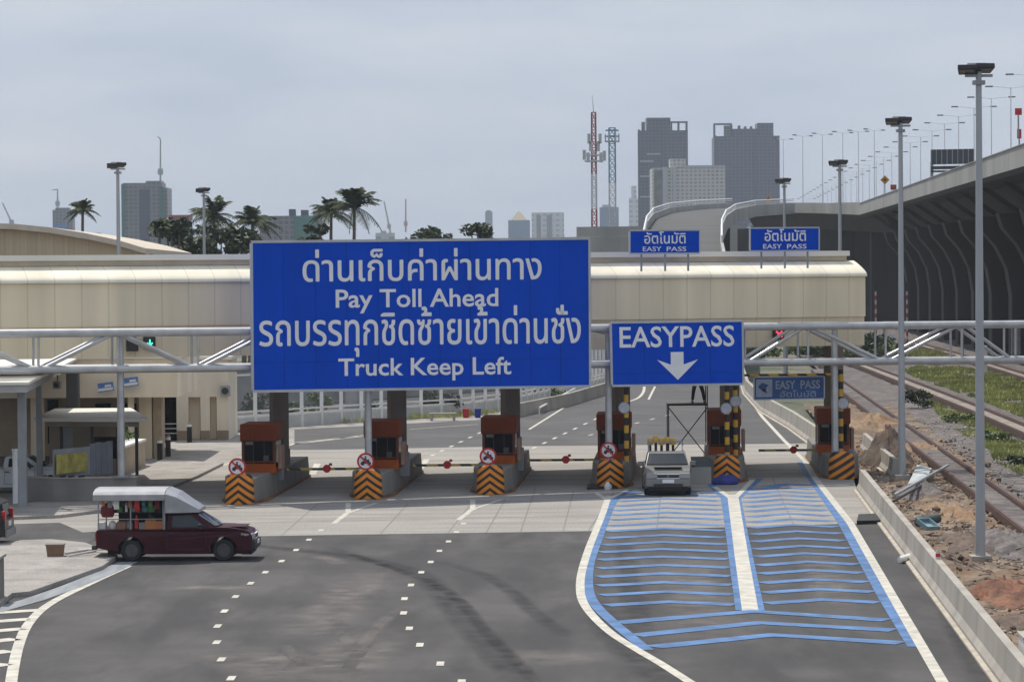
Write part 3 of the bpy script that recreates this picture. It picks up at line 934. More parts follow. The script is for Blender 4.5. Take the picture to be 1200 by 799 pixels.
BL = ['rust red toll booth on the leftmost island behind its striped nose', 'rust red toll booth on the second island behind a gantry post', 'rust red toll booth on the third island below the big sign',
      'dark toll booth on the fourth island left of the silver pickup', 'dark toll booth on the fifth island with two striped poles', 'rust red toll booth on the rightmost island near the tracks']
for i, (px, D) in enumerate(BD):
    p = A(px, 540, D); p.z = .93
    if i == 0:
        proto.location = p; proto.rotation_euler = (0, 0, RZ); proto['label'] = BL[0]
    else: copy_tree(proto, p, RZ, BL[i])

# no-motorcycle signs on four noses
def moto_sign(label):
    r = root('no_motorcycle_sign', (0, 0, 0), 0, label, 'traffic sign', 'round no motorcycle signs on the island noses')
    MB().tube((0, .04, -.5), (0, .04, .05), .03, .03, 8).build('post', M_galv, r)
    MB().disc((0, 0, 0), .33, (0, 1, 0), .02, 32).build('face', M_signwhite, r)
    q = MB(); n = 32
    vs = [(rr * math.cos(2 * math.pi * i / n), y, rr * math.sin(2 * math.pi * i / n)) for (rr, y) in ((.335, -.002), (.262, -.004), (.335, .022), ) for i in range(n)]
    q.add(vs, [(i, (i + 1) % n, n + (i + 1) % n, n + i) for i in range(n)] + [(i, (i + 1) % n, 2 * n + (i + 1) % n, 2 * n + i) for i in range(n)])
    q.build('red_ring', M_red, r)
    q = MB()
    for cx in (-.12, .13):
        q.disc((cx, -.006, -.08), .075, (0, 1, 0), .004, 14)
    q.prism([(-.14, -.009, -.04), (-.1, -.009, .03), (.02, -.009, .02), (.09, -.009, .08), (.14, -.009, .07), (.12, -.009, -.06), (.0, -.009, -.09)], (0, .004, 0))
    q.prism([(-.08, -.012, .03), (-.06, -.012, .13), (.0, -.012, .14), (.06, -.012, .06), (.03, -.012, .03), (0, -.012, .02)], (0, .003, 0))
    q.disc((.0, -.012, .17), .035, (0, 1, 0), .003, 12)
    q.build('motorcycle_symbol', M_dark, r)
    MB().bar((-.2, -.014, .2), (.2, -.014, -.2), .06, .006, (0, 1, 0)).build('slash', M_red, r)
    return r
SG = [(278, 547), (428.5, 540.5), (572, 534.5), (713, 527.5)]
sp = moto_sign('')
for i, (x, y) in enumerate(SG):
    p = A(x, y, NOSE[i][1] + .2)
    lab = 'round no motorcycle sign above the nose of the ' + ILAB[i] + ' toll island'
    if i == 0: sp.location = p; sp['label'] = lab
    else: copy_tree(sp, p, 0, lab)

# yellow and black height gauges
def gauge(xa, Da, xb, Db, zb, label, bar_m):
    a = A(xa, 500, Da); a.z = .9; b = A(xb, 500, Db); b.z = .9
    r = root('height_gauge', a, 0, label, 'height gauge')
    for p in (a, b):
        t = Vector((p.x, p.y, zb + .2))
        o = MB(a).tube(p, t, .1, .1, 12).build('pole', M_gauge, r, smooth=True)
    MB(a).tube(Vector((a.x, a.y, zb)), Vector((b.x, b.y, zb)), .05, .05, 8).build('crossbar', bar_m, r)
    return r
M_barstripe = stripe_mat('bar_stripes', (.7, .4, .03), (.02, .018, .016), .8, 1.0, absx=False)
gauge(734, 120.6, 852, 122.6, 4.5, 'yellow and black striped height gauge over the silver pickup lane', M_barstripe)
gauge(862, 124.3, 985.5, 124.55, 4.3, 'yellow and black striped height gauge over the rightmost lane', M_barstripe)
def round_disc(px, py, D, label):
    p = A(px, py, D - .16)
    r = root('round_sign', p, 0, label, 'round sign', 'small pale round signs on the striped poles')
    MB().disc((0, 0, 0), .235, (0, 1, 0), .02, 24).build('face', mat('pale_disc', (.5, .52, .56), var=.12, scale=6), r)
    q = MB(); n = 24
    vs = [(rr * math.cos(2 * math.pi * i / n), y, rr * math.sin(2 * math.pi * i / n)) for (rr, y) in ((.24, -.003), (.205, -.004)) for i in range(n)]
    q.add(vs, [(i, (i + 1) % n, n + (i + 1) % n, n + i) for i in range(n)]); q.build('rim', mat('disc_rim', (.32, .3, .33)), r)
    MB().box((0, .06, 0), (.16, .09, .05)).build('clamp', M_grey, r)
round_disc(731.5, 477.5, 120.6, 'pale round sign on the striped pole of the fourth island')
round_disc(851, 478.5, 122.5, 'lower of two pale round signs above the fifth booth')
round_disc(862, 470, 124.25, 'upper of two pale round signs above the fifth booth')
round_disc(988, 472.5, 124.5, 'pale round sign on the striped pole at the rightmost booth')
# sign hanging from the right gauge, shade put into its colours
quad_sign('hanging_sign', [(883.5, 442), (966, 440.6), (966, 467), (883.5, 468.5)], lambda px: 124.9, [
    ('emblem_plate', [(886, 444.5), (905, 444.3), (905, 465), (886, 465.3)], mat('emblem_white', (.34, .4, .5), var=.2)),
    ('text', ('EASY', .02, M_shadeletter), (909, 445.8, 932, 455.8)), ('text', ('PASS', .02, M_shadeletter), (938, 445.3, 961, 455.3)),
    ('text', ('อัตโนมัติ', 0.0, M_shadeletter), (914, 457, 956, 465)),
    ('emblem', [(893, 448.5), (901, 451), (897, 455), (899, 461), (893, 458), (888, 453)], M_shadeblue)],
    'blue easy pass sign in painted shade with emblem hanging low over the rightmost lane', 'road sign', base=M_shadeblue, fr=.05)

# barrier booms
def boom(px0, px1, py, pd, label, pivot_right=False):
    D = (H - .95) * F / (py - (YH - ROLL * ((px0 + px1) / 2 - 600)))
    a = A(px0, py, D); b = A(px1, py - .5, D)
    a.z = b.z = .95
    pv = b if pivot_right else a
    r = root('barrier_boom', Vector((pv.x, pv.y, .6)), 0, label, 'barrier boom', 'booms across the toll lanes')
    off = r.location
    d = (b - a)
    MB(off).bar(a, b, .07, .1).build('arm', stripe_mat('boom_' + str(int(px0)), (.6, .42, .1), (.03, .028, .026), .9, 1.0, absx=False), r)
    e = (Vector((.35, 0, 0)) if pivot_right else Vector((-.35, 0, 0)))
    MB(off).box(pv + e + Vector((0, .1, .05)), (.42, .42, .95)).build('housing', M_grey, r, bevel=.02)
    c = A(pd, py, D - .1); c.z = .97
    n8 = 8; q = MB(off)
    q.prism([c + Vector((.17 * math.cos(R(22.5 + 45 * i)), 0, .17 * math.sin(R(22.5 + 45 * i)))) for i in range(8)], (0, .02, 0)); q.build('stop_plate', M_red, r)
    MB(off).box(c + Vector((.15, 0, .17)), (.12, .1, .1)).build('warning_lamp', mat('dark_red_lamp', (.25, .03, .03), rough=.3), r)
boom(336, 421, 549.6, 383, 'striped barrier boom between the leftmost and second islands')
boom(484, 562, 545, 524, 'striped barrier boom between the second and third islands')
boom(618, 699, 539, 663, 'striped barrier boom between the third and fourth islands')
boom(889, 955, 527.5, 930, 'striped barrier boom closing the rightmost lane', True)

# loose things at the noses
o = MB(); p = A(712, 566, 118.55); p.z = 0
q = []
for k, (z, w_) in enumerate(((0, .2), (.1, .25), (.2, .22), (.29, .1), (.33, .04))):
    q.append([(p.x + w_ * .6 * math.cos(t) * (1 + .15 * math.sin(3 * t + k)), p.y - .2 + w_ * .5 * math.sin(t), z) for t in [2 * math.pi * i / 12 for i in range(12)]])
tag(MB().loft(q).build('plastic_bag', M_whitepaint, smooth=True), 'white plastic bag leaning on the nose of the fourth island', 'bag')
q = []
p = G(850, 568, 0)
for k, (z, w_) in enumerate(((0.01, .46), (.12, .52), (.24, .44), (.32, .28), (.36, .08))):
    q.append([(p.x + w_ * math.cos(t) * (1 + .2 * math.sin(2 * t + k)), p.y + w_ * .45 * math.sin(t), z * (1 + .25 * math.sin(t * 3 + 1))) for t in [2 * math.pi * i / 16 for i in range(16)]])
tag(MB().loft(q).build('tarpaulin', mat('blue_tarp', (.02, .03, .2), rough=.5, var=.3), smooth=True), 'crumpled dark blue tarpaulin heaped at the nose of the fifth island', 'tarpaulin')
p = G(863, 561, 0)
r = root('paint_bucket', p, 0, 'small pinkish bucket beside the blue tarpaulin', 'bucket')
MB().tube((0, 0, 0), (0, 0, .32), .12, .15, 14).build('pail', mat('pail_pink', (.6, .42, .4), var=.15), r, smooth=True)
MB().path([(-.15, 0, .32), (-.1, 0, .42), (0, 0, .46), (.1, 0, .42), (.15, 0, .32)], .012, 6).build('handle', M_grey, r)
def slab_thing(name, pts, z0, th, m, label, cat):
    mb = MB(); P = [G(x, y, z0) for x, y in pts]
    mb.prism(P, (0, 0, th))
    return tag(mb.build(name, m, bevel=.01), label, cat)
slab_thing('rubber_mat', [(688, 573.5), (688, 570), (722, 568.5), (724, 572.5)], .012, .1, M_black, 'black rubber mat lying under the nose of the fourth island', 'mat')
slab_thing('rubber_mat', [(1004, 614), (1006, 606), (1032, 605), (1036, 613)], .012, .12, M_black, 'black rubber mat lying on the asphalt against the long concrete barrier', 'mat')
p = G(1055, 660, 0); q = G(1073, 654.5, 0)
r = root('drain_pipe', p, 0, 'short white plastic pipe sticking out of the barrier over the asphalt', 'pipe')
MB(p).tube(p + Vector((0, 0, .11)), q + Vector((.1, 0, .16)), .1, .1, 14).build('pipe', M_whitepaint, r, smooth=True)
MB(p).tube(p + Vector((-.01, 0, .11)), p + Vector((.06, 0, .112)), .115, .115, 14).build('collar', M_whitepaint, r, smooth=True)

# ------------------------------------------------------------------ people and scaffold behind the silver pickup
SD = 133.0
s0 = A(806, 520, SD); s0.z = 0
sc = root('scaffold', s0, 0, 'dark steel scaffold tower with cross braces behind the silver pickup', 'scaffold')
zt = A(800, 473.5, SD).z
xl = A(783.5, 480, SD).x - s0.x; xr = A(829, 480, SD).x - s0.x
for x in (xl, xr):
    for y in (0, 1.2):
        MB().tube((x, y, 0), (x, y, zt + (1.0 if x == xr else 0)), .026, .026, 8).build('post', M_dark, sc)
for y in (0, 1.2):
    if y == 0: MB().tube((xl, y, .35), (xr, y, zt - .15), .025, .025, 6).tube((xr, y, .35), (xl, y, zt - .15), .025, .025, 6).build('brace', M_dark, sc)
    MB().tube((xl, y, zt - .04), (xr, y, zt - .04), .03, .03, 6).build('ledger', M_dark, sc)
MB().box(((xl + xr) / 2, .6, zt + .0), (xr - xl, 1.1, .05)).build('platform', mat('scaffold_board', (.16, .13, .1)), sc)

def skin_body(name, joints, edges, m, parent=None, sub=2, rootv=0):
    me = bpy.data.meshes.new(name)
    me.from_pydata([j[0] for j in joints], edges, [])
    me.materials.append(m)
    o = bpy.data.objects.new(name, me); COL.objects.link(o)
    if parent: o.parent = parent
    sk = o.modifiers.new('skin', 'SKIN')
    for i, j in enumerate(joints):
        v = me.skin_vertices[0].data[i]
        rr = j[1]
        v.radius = rr if isinstance(rr, tuple) else (rr, rr)
        v.use_root = (i == rootv)
    sk.use_smooth_shade = True
    ss = o.modifiers.new('sub', 'SUBSURF'); ss.levels = sub; ss.render_levels = sub
    return o
M_skin = mat('skin', (.32, .17, .1), var=.08)
M_trouser = mat('black_trousers', (.015, .015, .018), var=.3)
M_shirt = mat('white_shirt', (.6, .6, .6), var=.1)
def worker(loc, rz, label):
    r = root('person', loc, rz, label, 'person')
    sh = .82
    J = [((0, 0, .95), (.15, .11)), ((0, 0, 1.15), (.14, .1)), ((0, 0, 1.36), (.17, .11)), ((0, 0, 1.48), .065), ((0, -.01, 1.56), .06), ((0, -.02, 1.62), (.078, .095)), ((0, -.01, 1.7), (.076, .09)),
         ((-.19, 0, 1.42), .06), ((-.27, -.04, 1.16), .045), ((-.24, -.22, .98), .036), ((-.235, -.29, .95), .032),
         ((.19, 0, 1.42), .06), ((.27, -.06, 1.18), .045), ((.2, -.26, 1.1), .036), ((.18, -.34, 1.1), .032),
         ((-.13, 0, .88), .095), ((-.2, -.03, .47), .06), ((-.23, .02, .09), .042), ((-.25, -.14, .04), .035),
         ((.13, 0, .88), .095), ((.24, -.03, .47), .06), ((.3, .03, .09), .042), ((.32, -.13, .04), .035)]
    E = [(0, 1), (1, 2), (2, 3), (3, 4), (4, 5), (5, 6), (2, 7), (7, 8), (8, 9), (9, 10), (2, 11), (11, 12), (12, 13), (13, 14), (0, 15), (15, 16), (16, 17), (17, 18), (0, 19), (19, 20), (20, 21), (21, 22)]
    skin_body('body', J, E, M_skin, r)
    T = [((0, 0, .97), (.165, .125)), ((-.13, 0, .86), .112), ((-.2, -.03, .47), .085), ((-.23, .02, .11), .068), ((.13, 0, .86), .112), ((.24, -.03, .47), .085), ((.3, .03, .11), .068)]
    skin_body('trousers', T, [(0, 1), (1, 2), (2, 3), (0, 4), (4, 5), (5, 6)], M_trouser, r)
    S = [((0, 0, .96), (.17, .13)), ((0, 0, 1.15), (.16, .12)), ((0, 0, 1.37), (.185, .125)), ((0, 0, 1.45), .085), ((-.2, 0, 1.41), .075), ((-.26, -.03, 1.22), .064), ((.2, 0, 1.41), .075), ((.26, -.05, 1.24), .064)]
    skin_body('shirt', S, [(0, 1), (1, 2), (2, 3), (2, 4), (4, 5), (2, 6), (6, 7)], M_shirt, r)
    for sx, px_, rz_ in ((-1, -.24, .1), (1, .31, -.1)):
        m = MB(); m.loft([[(px_ - .05, .06, 0), (px_ + .05, .06, 0), (px_ + .045, .06, .1), (px_ - .045, .06, .1)], [(px_ - .05, -.1, 0), (px_ + .05, -.1, 0), (px_ + .045, -.1, .075), (px_ - .045, -.1, .075)], [(px_ - .04, -.2, 0), (px_ + .04, -.2, 0), (px_ + .03, -.2, .04), (px_ - .03, -.2, .04)]])
        m.build('shoe', M_black, r, bevel=.015)
    for hx, hy, hz in ((-.235, -.31, .93), (.175, -.36, 1.1)):
        J = [((hx, hy, hz), .03), ((hx, hy - .06, hz - .01), (.036, .018))]; E = [(0, 1)]
        for k in range(4):
            bx = hx - .03 + .02 * k
            J += [((bx, hy - .09, hz - .015), .009), ((bx, hy - .13 - .01 * (k in (1, 2)), hz - .03), .008)]
            E += [(1, 2 + 2 * k), (2 + 2 * k, 3 + 2 * k)]
        J += [((hx + .04, hy - .04, hz - .02), .011), ((hx + .05, hy - .08, hz - .035), .009)]; E += [(0, 10), (10, 11)]
        skin_body('hand', J, E, M_skin, r, sub=1)
    m = MB(); rings = []
    for z, rr in ((1.66, .108), (1.72, .105), (1.77, .085), (1.8, .04)):
        rings.append([(rr * .92 * math.cos(t), -.01 + rr * 1.1 * math.sin(t), z) for t in [2 * math.pi * i / 14 for i in range(14)]])
    m.loft(rings); m.build('hair', M_black, r, smooth=True)
    return r
p = A(818.5, 473, SD); worker((p.x, SD + .55, zt + .026), R(6), 'person in black trousers standing with legs apart on the scaffold')

# ------------------------------------------------------------------ vehicles
def arc(cx, cz, r, a0, a1, n=9):
    return [(cx + r * math.cos(R(a0 + (a1 - a0) * i / (n - 1))), cz + r * math.sin(R(a0 + (a1 - a0) * i / (n - 1)))) for i in range(n)]
def ext(prof, W, taper=None):
    """side profile (x,z) swept across the width; taper(x,z) scales the half width"""
    n = len(prof); tp = taper or (lambda x, z: 1.0)
    vs = [(x, -W / 2 * tp(x, z), z) for x, z in prof] + [(x, W / 2 * tp(x, z), z) for x, z in prof]
    return MB().add(vs, [tuple(range(n)), tuple(range(n, 2 * n))[::-1]] + [(i, (i + 1) % n, n + (i + 1) % n, n + i) for i in range(n)])
def wheel(r, x, y, rad, wd, side):
    t = MB()
    prof = [(rad * .62, -wd / 2), (rad * .92, -wd / 2), (rad, -wd / 3), (rad, wd / 3), (rad * .92, wd / 2), (rad * .62, wd / 2)]
    n = 24
    rings = [[(x + pr * math.cos(2 * math.pi * i / n), y + pw, rad + pr * math.sin(2 * math.pi * i / n)) for pr, pw in prof] for i in range(n)]
    rings.append(rings[0])
    t.loft(rings, cap=False)
    wl_ = t.build('wheel', M_black, r, smooth=True)
    q = MB()
    yo = y + side * (wd / 2 - .05)
    q.disc((x, min(yo, yo - side * .02), rad), rad * .63, (0, 1, 0), .02, 20)
    for k in range(6):
        a = R(60 * k + 15)
        q.bar((x + .05 * math.cos(a), yo + side * .02, rad + .05 * math.sin(a)), (x + rad * .58 * math.cos(a), yo + side * .02, rad + rad * .58 * math.sin(a)), .06, .03, (0, 1, 0))
    q.build('rim', mat('steel_rim', (.11, .11, .115), rough=.4, metal=.6, var=.1), wl_)
def pickup(name, loc, rz, label, m_body, S=1.0, W=1.7, canopy=False, L_=4.85, open_door=False, bumper_m=None):
    r = root(name, loc, rz, label, 'pickup truck')
    r.scale = (S,) * 3
    rw = .335
    xr_, xf = -1.33, 1.53          # axles
    hl = L_ / 2
    tp = lambda x, z: (1.0 if z < .8 else .965) * (1 - .05 * max(0, (abs(x) - 1.8)) / .6)
    prof = [(-hl, .42), (-hl, .93), (-hl + .03, .97), (.62, .97)] + [(1.15, 1.05), (1.7, 1.03), (2.08, .97), (2.3, .9), (hl - .03, .8), (hl, .62), (hl, .44), (hl - .08, .32)] \
        + [(xf + .42, .26)] + arc(xf, rw, .42, -8, 188) + [(xf - .42, .24), (xr_ + .42, .24)] + arc(xr_, rw, .42, -8, 188) + [(xr_ - .42, .3)]
    body = ext(prof, W, tp).build('body', m_body, r, bevel=.035)
    # cab
    cp = [(-.24, .95), (-.27, 1.1), (-.22, 1.41), (-.14, 1.47), (.5, 1.49), (.66, 1.46), (1.3, 1.0)]
    ct = lambda x, z: .93 if z < 1.0 else .93 - .13 * (z - 1.0) / .45
    ext(cp, W, ct).build('cab', m_body, r, bevel=.03)
    for s in (-1, 1):
        q = MB(); pts = [(-.08, 1.05), (-.05, 1.38), (.5, 1.41), (.98, 1.05)]
        q.add([(x, s * (W / 2 * ct(x, z) + .006), z) for x, z in pts] + [(x, s * (W / 2 * ct(x, z) - .02), z) for x, z in pts], [(0, 1, 2, 3), (4, 5, 6, 7), (0, 1, 5, 4), (1, 2, 6, 5), (2, 3, 7, 6), (3, 0, 4, 7)])
        q.build('side_window', M_carglass, r)
        q = MB(); q.box((.82, s * (W / 2 + .1), 1.08), (.1, .2, .16)); q.build('mirror', m_body if open_door else M_dark, r, bevel=.02)
        # door seams and handle
        q = MB()
        for xs_ in (-.22, .98): q.box((xs_, s * (W / 2 + .001), .66), (.012, .006, .56))
        q.box((.38, s * (W / 2 + .001), .37), (1.2, .006, .012))
        d = q.build('door_seam', M_dark, r)
        MB().box((-.1, s * (W / 2 + .012), .86), (.16, .03, .035)).build('door_handle', M_dark, r)
        lamp = MB(); lamp.loft([[(hl - .36, s * (W / 2 - .035), .86), (hl - .36, s * (W / 2 - .035), .68), (hl + .0, s * (W / 2 - .07), .66), (hl + .0, s * (W / 2 - .07), .82)], [(hl - .3, s * (W / 2 - .38), .9), (hl - .3, s * (W / 2 - .38), .66), (hl + .035, s * (W / 2 - .44), .66), (hl + .035, s * (W / 2 - .44), .82)]])
        lamp.build('headlight', M_headlamp, r)
        MB().box((-hl - .005, s * (W / 2 - .1), .76), (.04, .14, .26)).build('tail_light', mat('tail_red', (.4, .02, .02), rough=.25), r)
    # front glass
    q = MB(); a, b = Vector((1.26, 0, 1.075)), Vector((.71, 0, 1.43))
    nx_ = Vector((.46, 0, .64)).normalized() * .014
    ya = [-.745, -.62, -.36, 0, .36, .62, .745]; yb = [-.63, -.53, -.3, 0, .3, .53, .63]
    lo_ = [a + nx_ + Vector((.13 * (1 - (abs(y) / .745) ** 2), y, 0)) for y in ya]; hi_ = [b + nx_ + Vector((.09 * (1 - (abs(y) / .63) ** 2), y, 0)) for y in yb]
    q.loft([[l, h_, h_ - nx_ * 2.2, l - nx_ * 2.2] for l, h_ in zip(lo_, hi_)])
    q.build('windscreen', M_carglass, r)
    MB().box((-.262, 0, 1.24), (.04, 1.1, .24)).build('rear_window', M_carglass, r)
    for s in (-1, 1): MB().box((hl + .01, s * .2, .72), (.04, .34, .09)).build('grille', M_dark, r)
    for zz in (.645, .8): MB().box((hl + .012, 0, zz), (.05, .8, .028)).build('grille_trim', M_whitepaint if not canopy else M_galv, r)
    MB().box((1.75, 0, 1.035), (.9, 1.0, .02)).build('bonnet_panel', m_body, r, bevel=.008)
    MB().box((hl + .0, 0, .48), (.16, W * .95, .27)).build('front_bumper', bumper_m or m_body, r, bevel=.04)
    MB().box((hl + .085, 0, .41), (.02, W * .62, .1)).build('air_intake', M_dark, r)
    MB().box((hl + .09, 0, .55), (.02, .42, .12)).build('number_plate', M_whitepaint, r)
    MB().box((hl - .2, 0, .27), (.3, W * .84, .16)).build('front_valance', M_black, r)
    MB().box((-hl - .08, 0, .42), (.14, W * .88, .14)).build('rear_bumper', M_dark, r, bevel=.02)
    u = MB(); u.box((0, 0, .28), (4.2, W * .7, .16)); u.build('chassis', M_black, r)
    for x in (xr_, xf):
        for s in (-1, 1): wheel(r, x, s * (W / 2 - .11), rw, .22, s)
    return r
M_carglass = mat('car_glass', (.02, .024, .028), rough=.06, var=0, spec=.6)
M_headlamp = mat('headlamp_glass', (.32, .32, .31), rough=.12, var=0)
M_maroon = mat('maroon_paint', (.042, .004, .009), rough=.38, var=.12, spec=.22)
M_silver = mat('silver_paint', (.21, .205, .19), rough=.36, metal=.3, var=.06)
M_tin = mat('tin_sheet', (.42, .42, .43), rough=.38, metal=.6, var=.2)
# maroon grocery pickup, side on, facing right
pm = G(205, 657.5, 0)
mp_ = pickup('pickup_truck', (pm.x, pm.y + .85, 0), R(-1.5), 'dark maroon pickup with a tin roofed goods rack over its bed', M_maroon, S=.985, W=1.68, bumper_m=mat('bumper_black', (.03, .026, .03), rough=.5))
# rack and roof
q = MB()
for x in (-2.35, -1.35, -.34):
    for s in (-1, 1): q.tube((x, s * .76, .96), (x, s * .76, 1.94), .022, .022, 8)
for s in (-1, 1):
    q.tube((-2.35, s * .76, 1.3), (-.34, s * .76, 1.3), .016, .016, 6); q.tube((-2.35, s * .76, 1.9), (-.34, s * .76, 1.9), .02, .02, 6)
q.build('rack_frame', M_grey, mp_)
q = MB(); prof = [(y, z + .05) for y, z in [(-.97, 1.84), (-.98, 2.02), (-.9, 2.1), (-.5, 2.17), (0, 2.19), (.5, 2.17), (.9, 2.1), (.98, 2.02), (.97, 1.84), (.93, 1.84), (.93, 2.0), (.5, 2.12), (0, 2.14), (-.5, 2.12), (-.93, 2.0), (-.93, 1.84)]]
q.prism([(-2.48, y, z) for y, z in prof], (2.22, 0, 0)); q.build('rack_roof', M_tin, mp_)
q = MB(); q.loft([[(-.25, -.97, 1.5), (-.25, .97, 1.5), (-.25, .97, 2.09), (-.25, .5, 2.22), (-.25, -.5, 2.22), (-.25, -.97, 2.09)], [(.1, -.93, 1.5), (.1, .93, 1.5), (.1, .93, 1.98), (.1, .5, 2.08), (.1, -.5, 2.08), (.1, -.93, 1.98)], [(.78, -.72, 1.5), (.78, .72, 1.5), (.78, .72, 1.58), (.78, .4, 1.6), (.78, -.4, 1.6), (.78, -.72, 1.58)]])
q.build('rack_fairing', M_tin, mp_)
q = MB(); q.box((-.29, 0, 1.45), (.03, 1.7, .94)); q.build('rack_front_panel', M_grey, mp_)
q = MB(); q.box((-1.1, .05, 1.42), (1.5, .04, .88)).box((-1.2, 0, 1.5), (1.7, 1.4, .02)); q.build('rack_shelf', mat('shelf_dark', (.025, .025, .025)), mp_)
def goods(parent, x, y, z, kind, m):
    q = MB()
    if kind == 'bottle':
        q.loft([[(x + rr * math.cos(2 * math.pi * i / 10), y + rr * math.sin(2 * math.pi * i / 10), z + zz) for i in range(10)] for zz, rr in ((0, .05), (.2, .05), (.26, .02), (.32, .02))])
    elif kind == 'crate':
        q.box((x, y, z + .13), (.3, .3, .26))
        for k in range(3): q.box((x, y - .155, z + .05 + .08 * k), (.32, .01, .05))
    elif kind == 'bag':
        q.loft([[(x + rr * math.cos(2 * math.pi * i / 10) * (1 + .1 * math.sin(3 * i)), y + rr * .8 * math.sin(2 * math.pi * i / 10), z + zz) for i in range(10)] for zz, rr in ((0, .11), (.08, .14), (.18, .135), (.25, .1), (.29, .03))])
    lab = {'bottle': 'bottle', 'crate': 'crate', 'bag': 'bag'}[kind]
    return q.build('goods_' + lab, m, smooth=(kind != 'crate'))
Mg = [mat('g_red', (.4, .03, .03)), mat('g_green', (.06, .16, .05)), mat('g_orange', (.42, .16, .06)), mat('g_white', (.6, .58, .55)), mat('g_brown', (.22, .12, .07)), mat('g_teal', (.05, .15, .17))]
gl = [(-2.28, -.5, .98, 'crate', 3, 'pale crate at the tail end of the maroon pickup bed', .8), (-2.08, -.62, 1.36, 'bag', 6, 'long dark red bag hanging at the rear of the goods rack', 1.5), (-1.95, -.5, .98, 'bag', 3, 'white sack low near the tailgate of the maroon pickup', .9),
      (-1.72, -.6, 1.5, 'bag', 1, 'dark green bag on the upper shelf near the rear', .8), (-1.66, -.55, .98, 'crate', 4, 'dark brown crate low in the rear half of the goods rack', .9), (-1.5, -.62, 1.52, 'bottle', 3, 'white bottle standing on the upper shelf of the goods rack', .9),
      (-1.42, -.58, .98, 'bag', 7, 'grey sack low in the middle of the goods rack', .9), (-1.3, -.6, 1.52, 'bag', 7, 'grey bag in the middle of the upper shelf', .7), (-1.18, -.66, 1.0, 'bottle', 0, 'tall red bottle low in the middle of the goods rack', 1.3), (-1.16, -.6, 1.5, 'bag', 0, 'bright red bag on the upper shelf of the goods rack', .75),
      (-.98, -.58, .98, 'crate', 7, 'grey crate low beside the tall red bottle', .8), (-.92, -.6, 1.5, 'bag', 5, 'dark teal bag on the upper shelf', .8), (-.74, -.55, .98, 'crate', 2, 'orange crate low near the cab, left of a similar one', 1.1), (-.72, -.6, 1.5, 'bag', 1, 'dark green vegetable bag on the upper shelf near the cab', .9),
      (-.44, -.55, .98, 'crate', 2, 'orange crate low against the back of the cab', 1.0), (-.5, -.6, 1.5, 'bag', 8, 'dark bag on the upper shelf against the cab', .8), (-.74, -.55, 1.27, 'bag', 8, 'dark bag lying on top of the orange crate', .6)]
Mg = [mat('g_red', (.3, .02, .02)), mat('g_green', (.03, .07, .025)), mat('g_orange', (.3, .11, .045)), mat('g_white', (.5, .48, .45)), mat('g_brown', (.1, .06, .04)), mat('g_teal', (.03, .07, .08)), mat('g_darkred', (.13, .015, .02)), mat('g_grey', (.2, .19, .18)), mat('g_black', (.03, .028, .026))]
Mt = Matrix.Translation(mp_.location) @ Matrix.Rotation(R(-1.5), 4, 'Z') @ Matrix.Scale(.985, 4)
for x, y, z, k, mi, lab, sc_ in gl:
    o = goods(mp_, 0, 0, 0, k, Mg[mi])
    o.matrix_world = Mt @ Matrix.Translation((x, y, z)) @ Matrix.Scale(sc_, 4)
    o.name = {'bottle': 'bottle', 'crate': 'crate', 'bag': 'shopping_bag'}[k]
    tag(o, lab, {'bottle': 'bottle', 'crate': 'crate', 'bag': 'bag'}[k], 'goods carried on the maroon pickup')
for k in range(9):
    q = MB(); pw, ph = .1 + .03 * (k % 3), .16 + .05 * ((k * 7) % 3)
    q.loft([[(-pw / 2, -.01, -ph), (pw / 2, -.01, -ph), (pw / 2, .01, -ph), (-pw / 2, .01, -ph)], [(-pw / 2, -.035, -ph * .5), (pw / 2, -.035, -ph * .5), (pw / 2, .035, -ph * .5), (-pw / 2, .035, -ph * .5)], [(-pw / 2, -.008, 0), (pw / 2, -.008, 0), (pw / 2, .008, 0), (-pw / 2, .008, 0)]])
    o = q.build('snack_packet', Mg[(k * 5 + 2) % 9]); o.matrix_world = Mt @ Matrix.Translation((-2.2 + .21 * k, -.78, 1.87))
    tag(o, 'small snack packet hanging under the tin roof of the goods rack', 'packet', 'snack packets hanging from the goods rack')
# silver pickup coming through the lane
ps = G(784.5, 581, 0)
sv = pickup('pickup_truck', (ps.x, ps.y + 2.4, 0), R(-90) + RZ + R(2), 'silver pickup with a roof rack and open door driving out of its toll lane', M_silver, S=1.08, W=1.68, open_door=True)
q = MB()
q.box((.5, 0, 1.47), (.05, 1.25, .06))
for y in (-.62, .62): q.bar((-.5, y, 1.45), (-.5, y, 1.78), .05, .05)
q.bar((-.5, -.64, 1.78), (-.5, .64, 1.78), .05, .05); q.bar((.35, -.62, 1.5), (-.5, -.62, 1.7), .04, .04); q.bar((.35, .62, 1.5), (-.5, .62, 1.7), .04, .04)
q.build('roof_rack', M_grey, sv)
q = MB(); d0 = Vector((.78, .86, .62)); 
q.prism([(.8, .86, .3), (.8, .86, .92), (.62, 1.62, .92), (.62, 1.62, .3)], (-.05, -.012, 0)); dr = q.build('open_door', M_silver, sv, bevel=.01)
q = MB(); q.prism([(.79, .9, .93), (.6, .88, 1.3), (.5, 1.5, 1.3), (.61, 1.6, .93)], (-.02, -.005, 0)); q.build('door_glass', M_carglass, dr)
Ms = Matrix.Translation(sv.location) @ Matrix.Rotation(R(-90) + RZ + R(2), 4, 'Z') @ Matrix.Scale(1.08, 4)
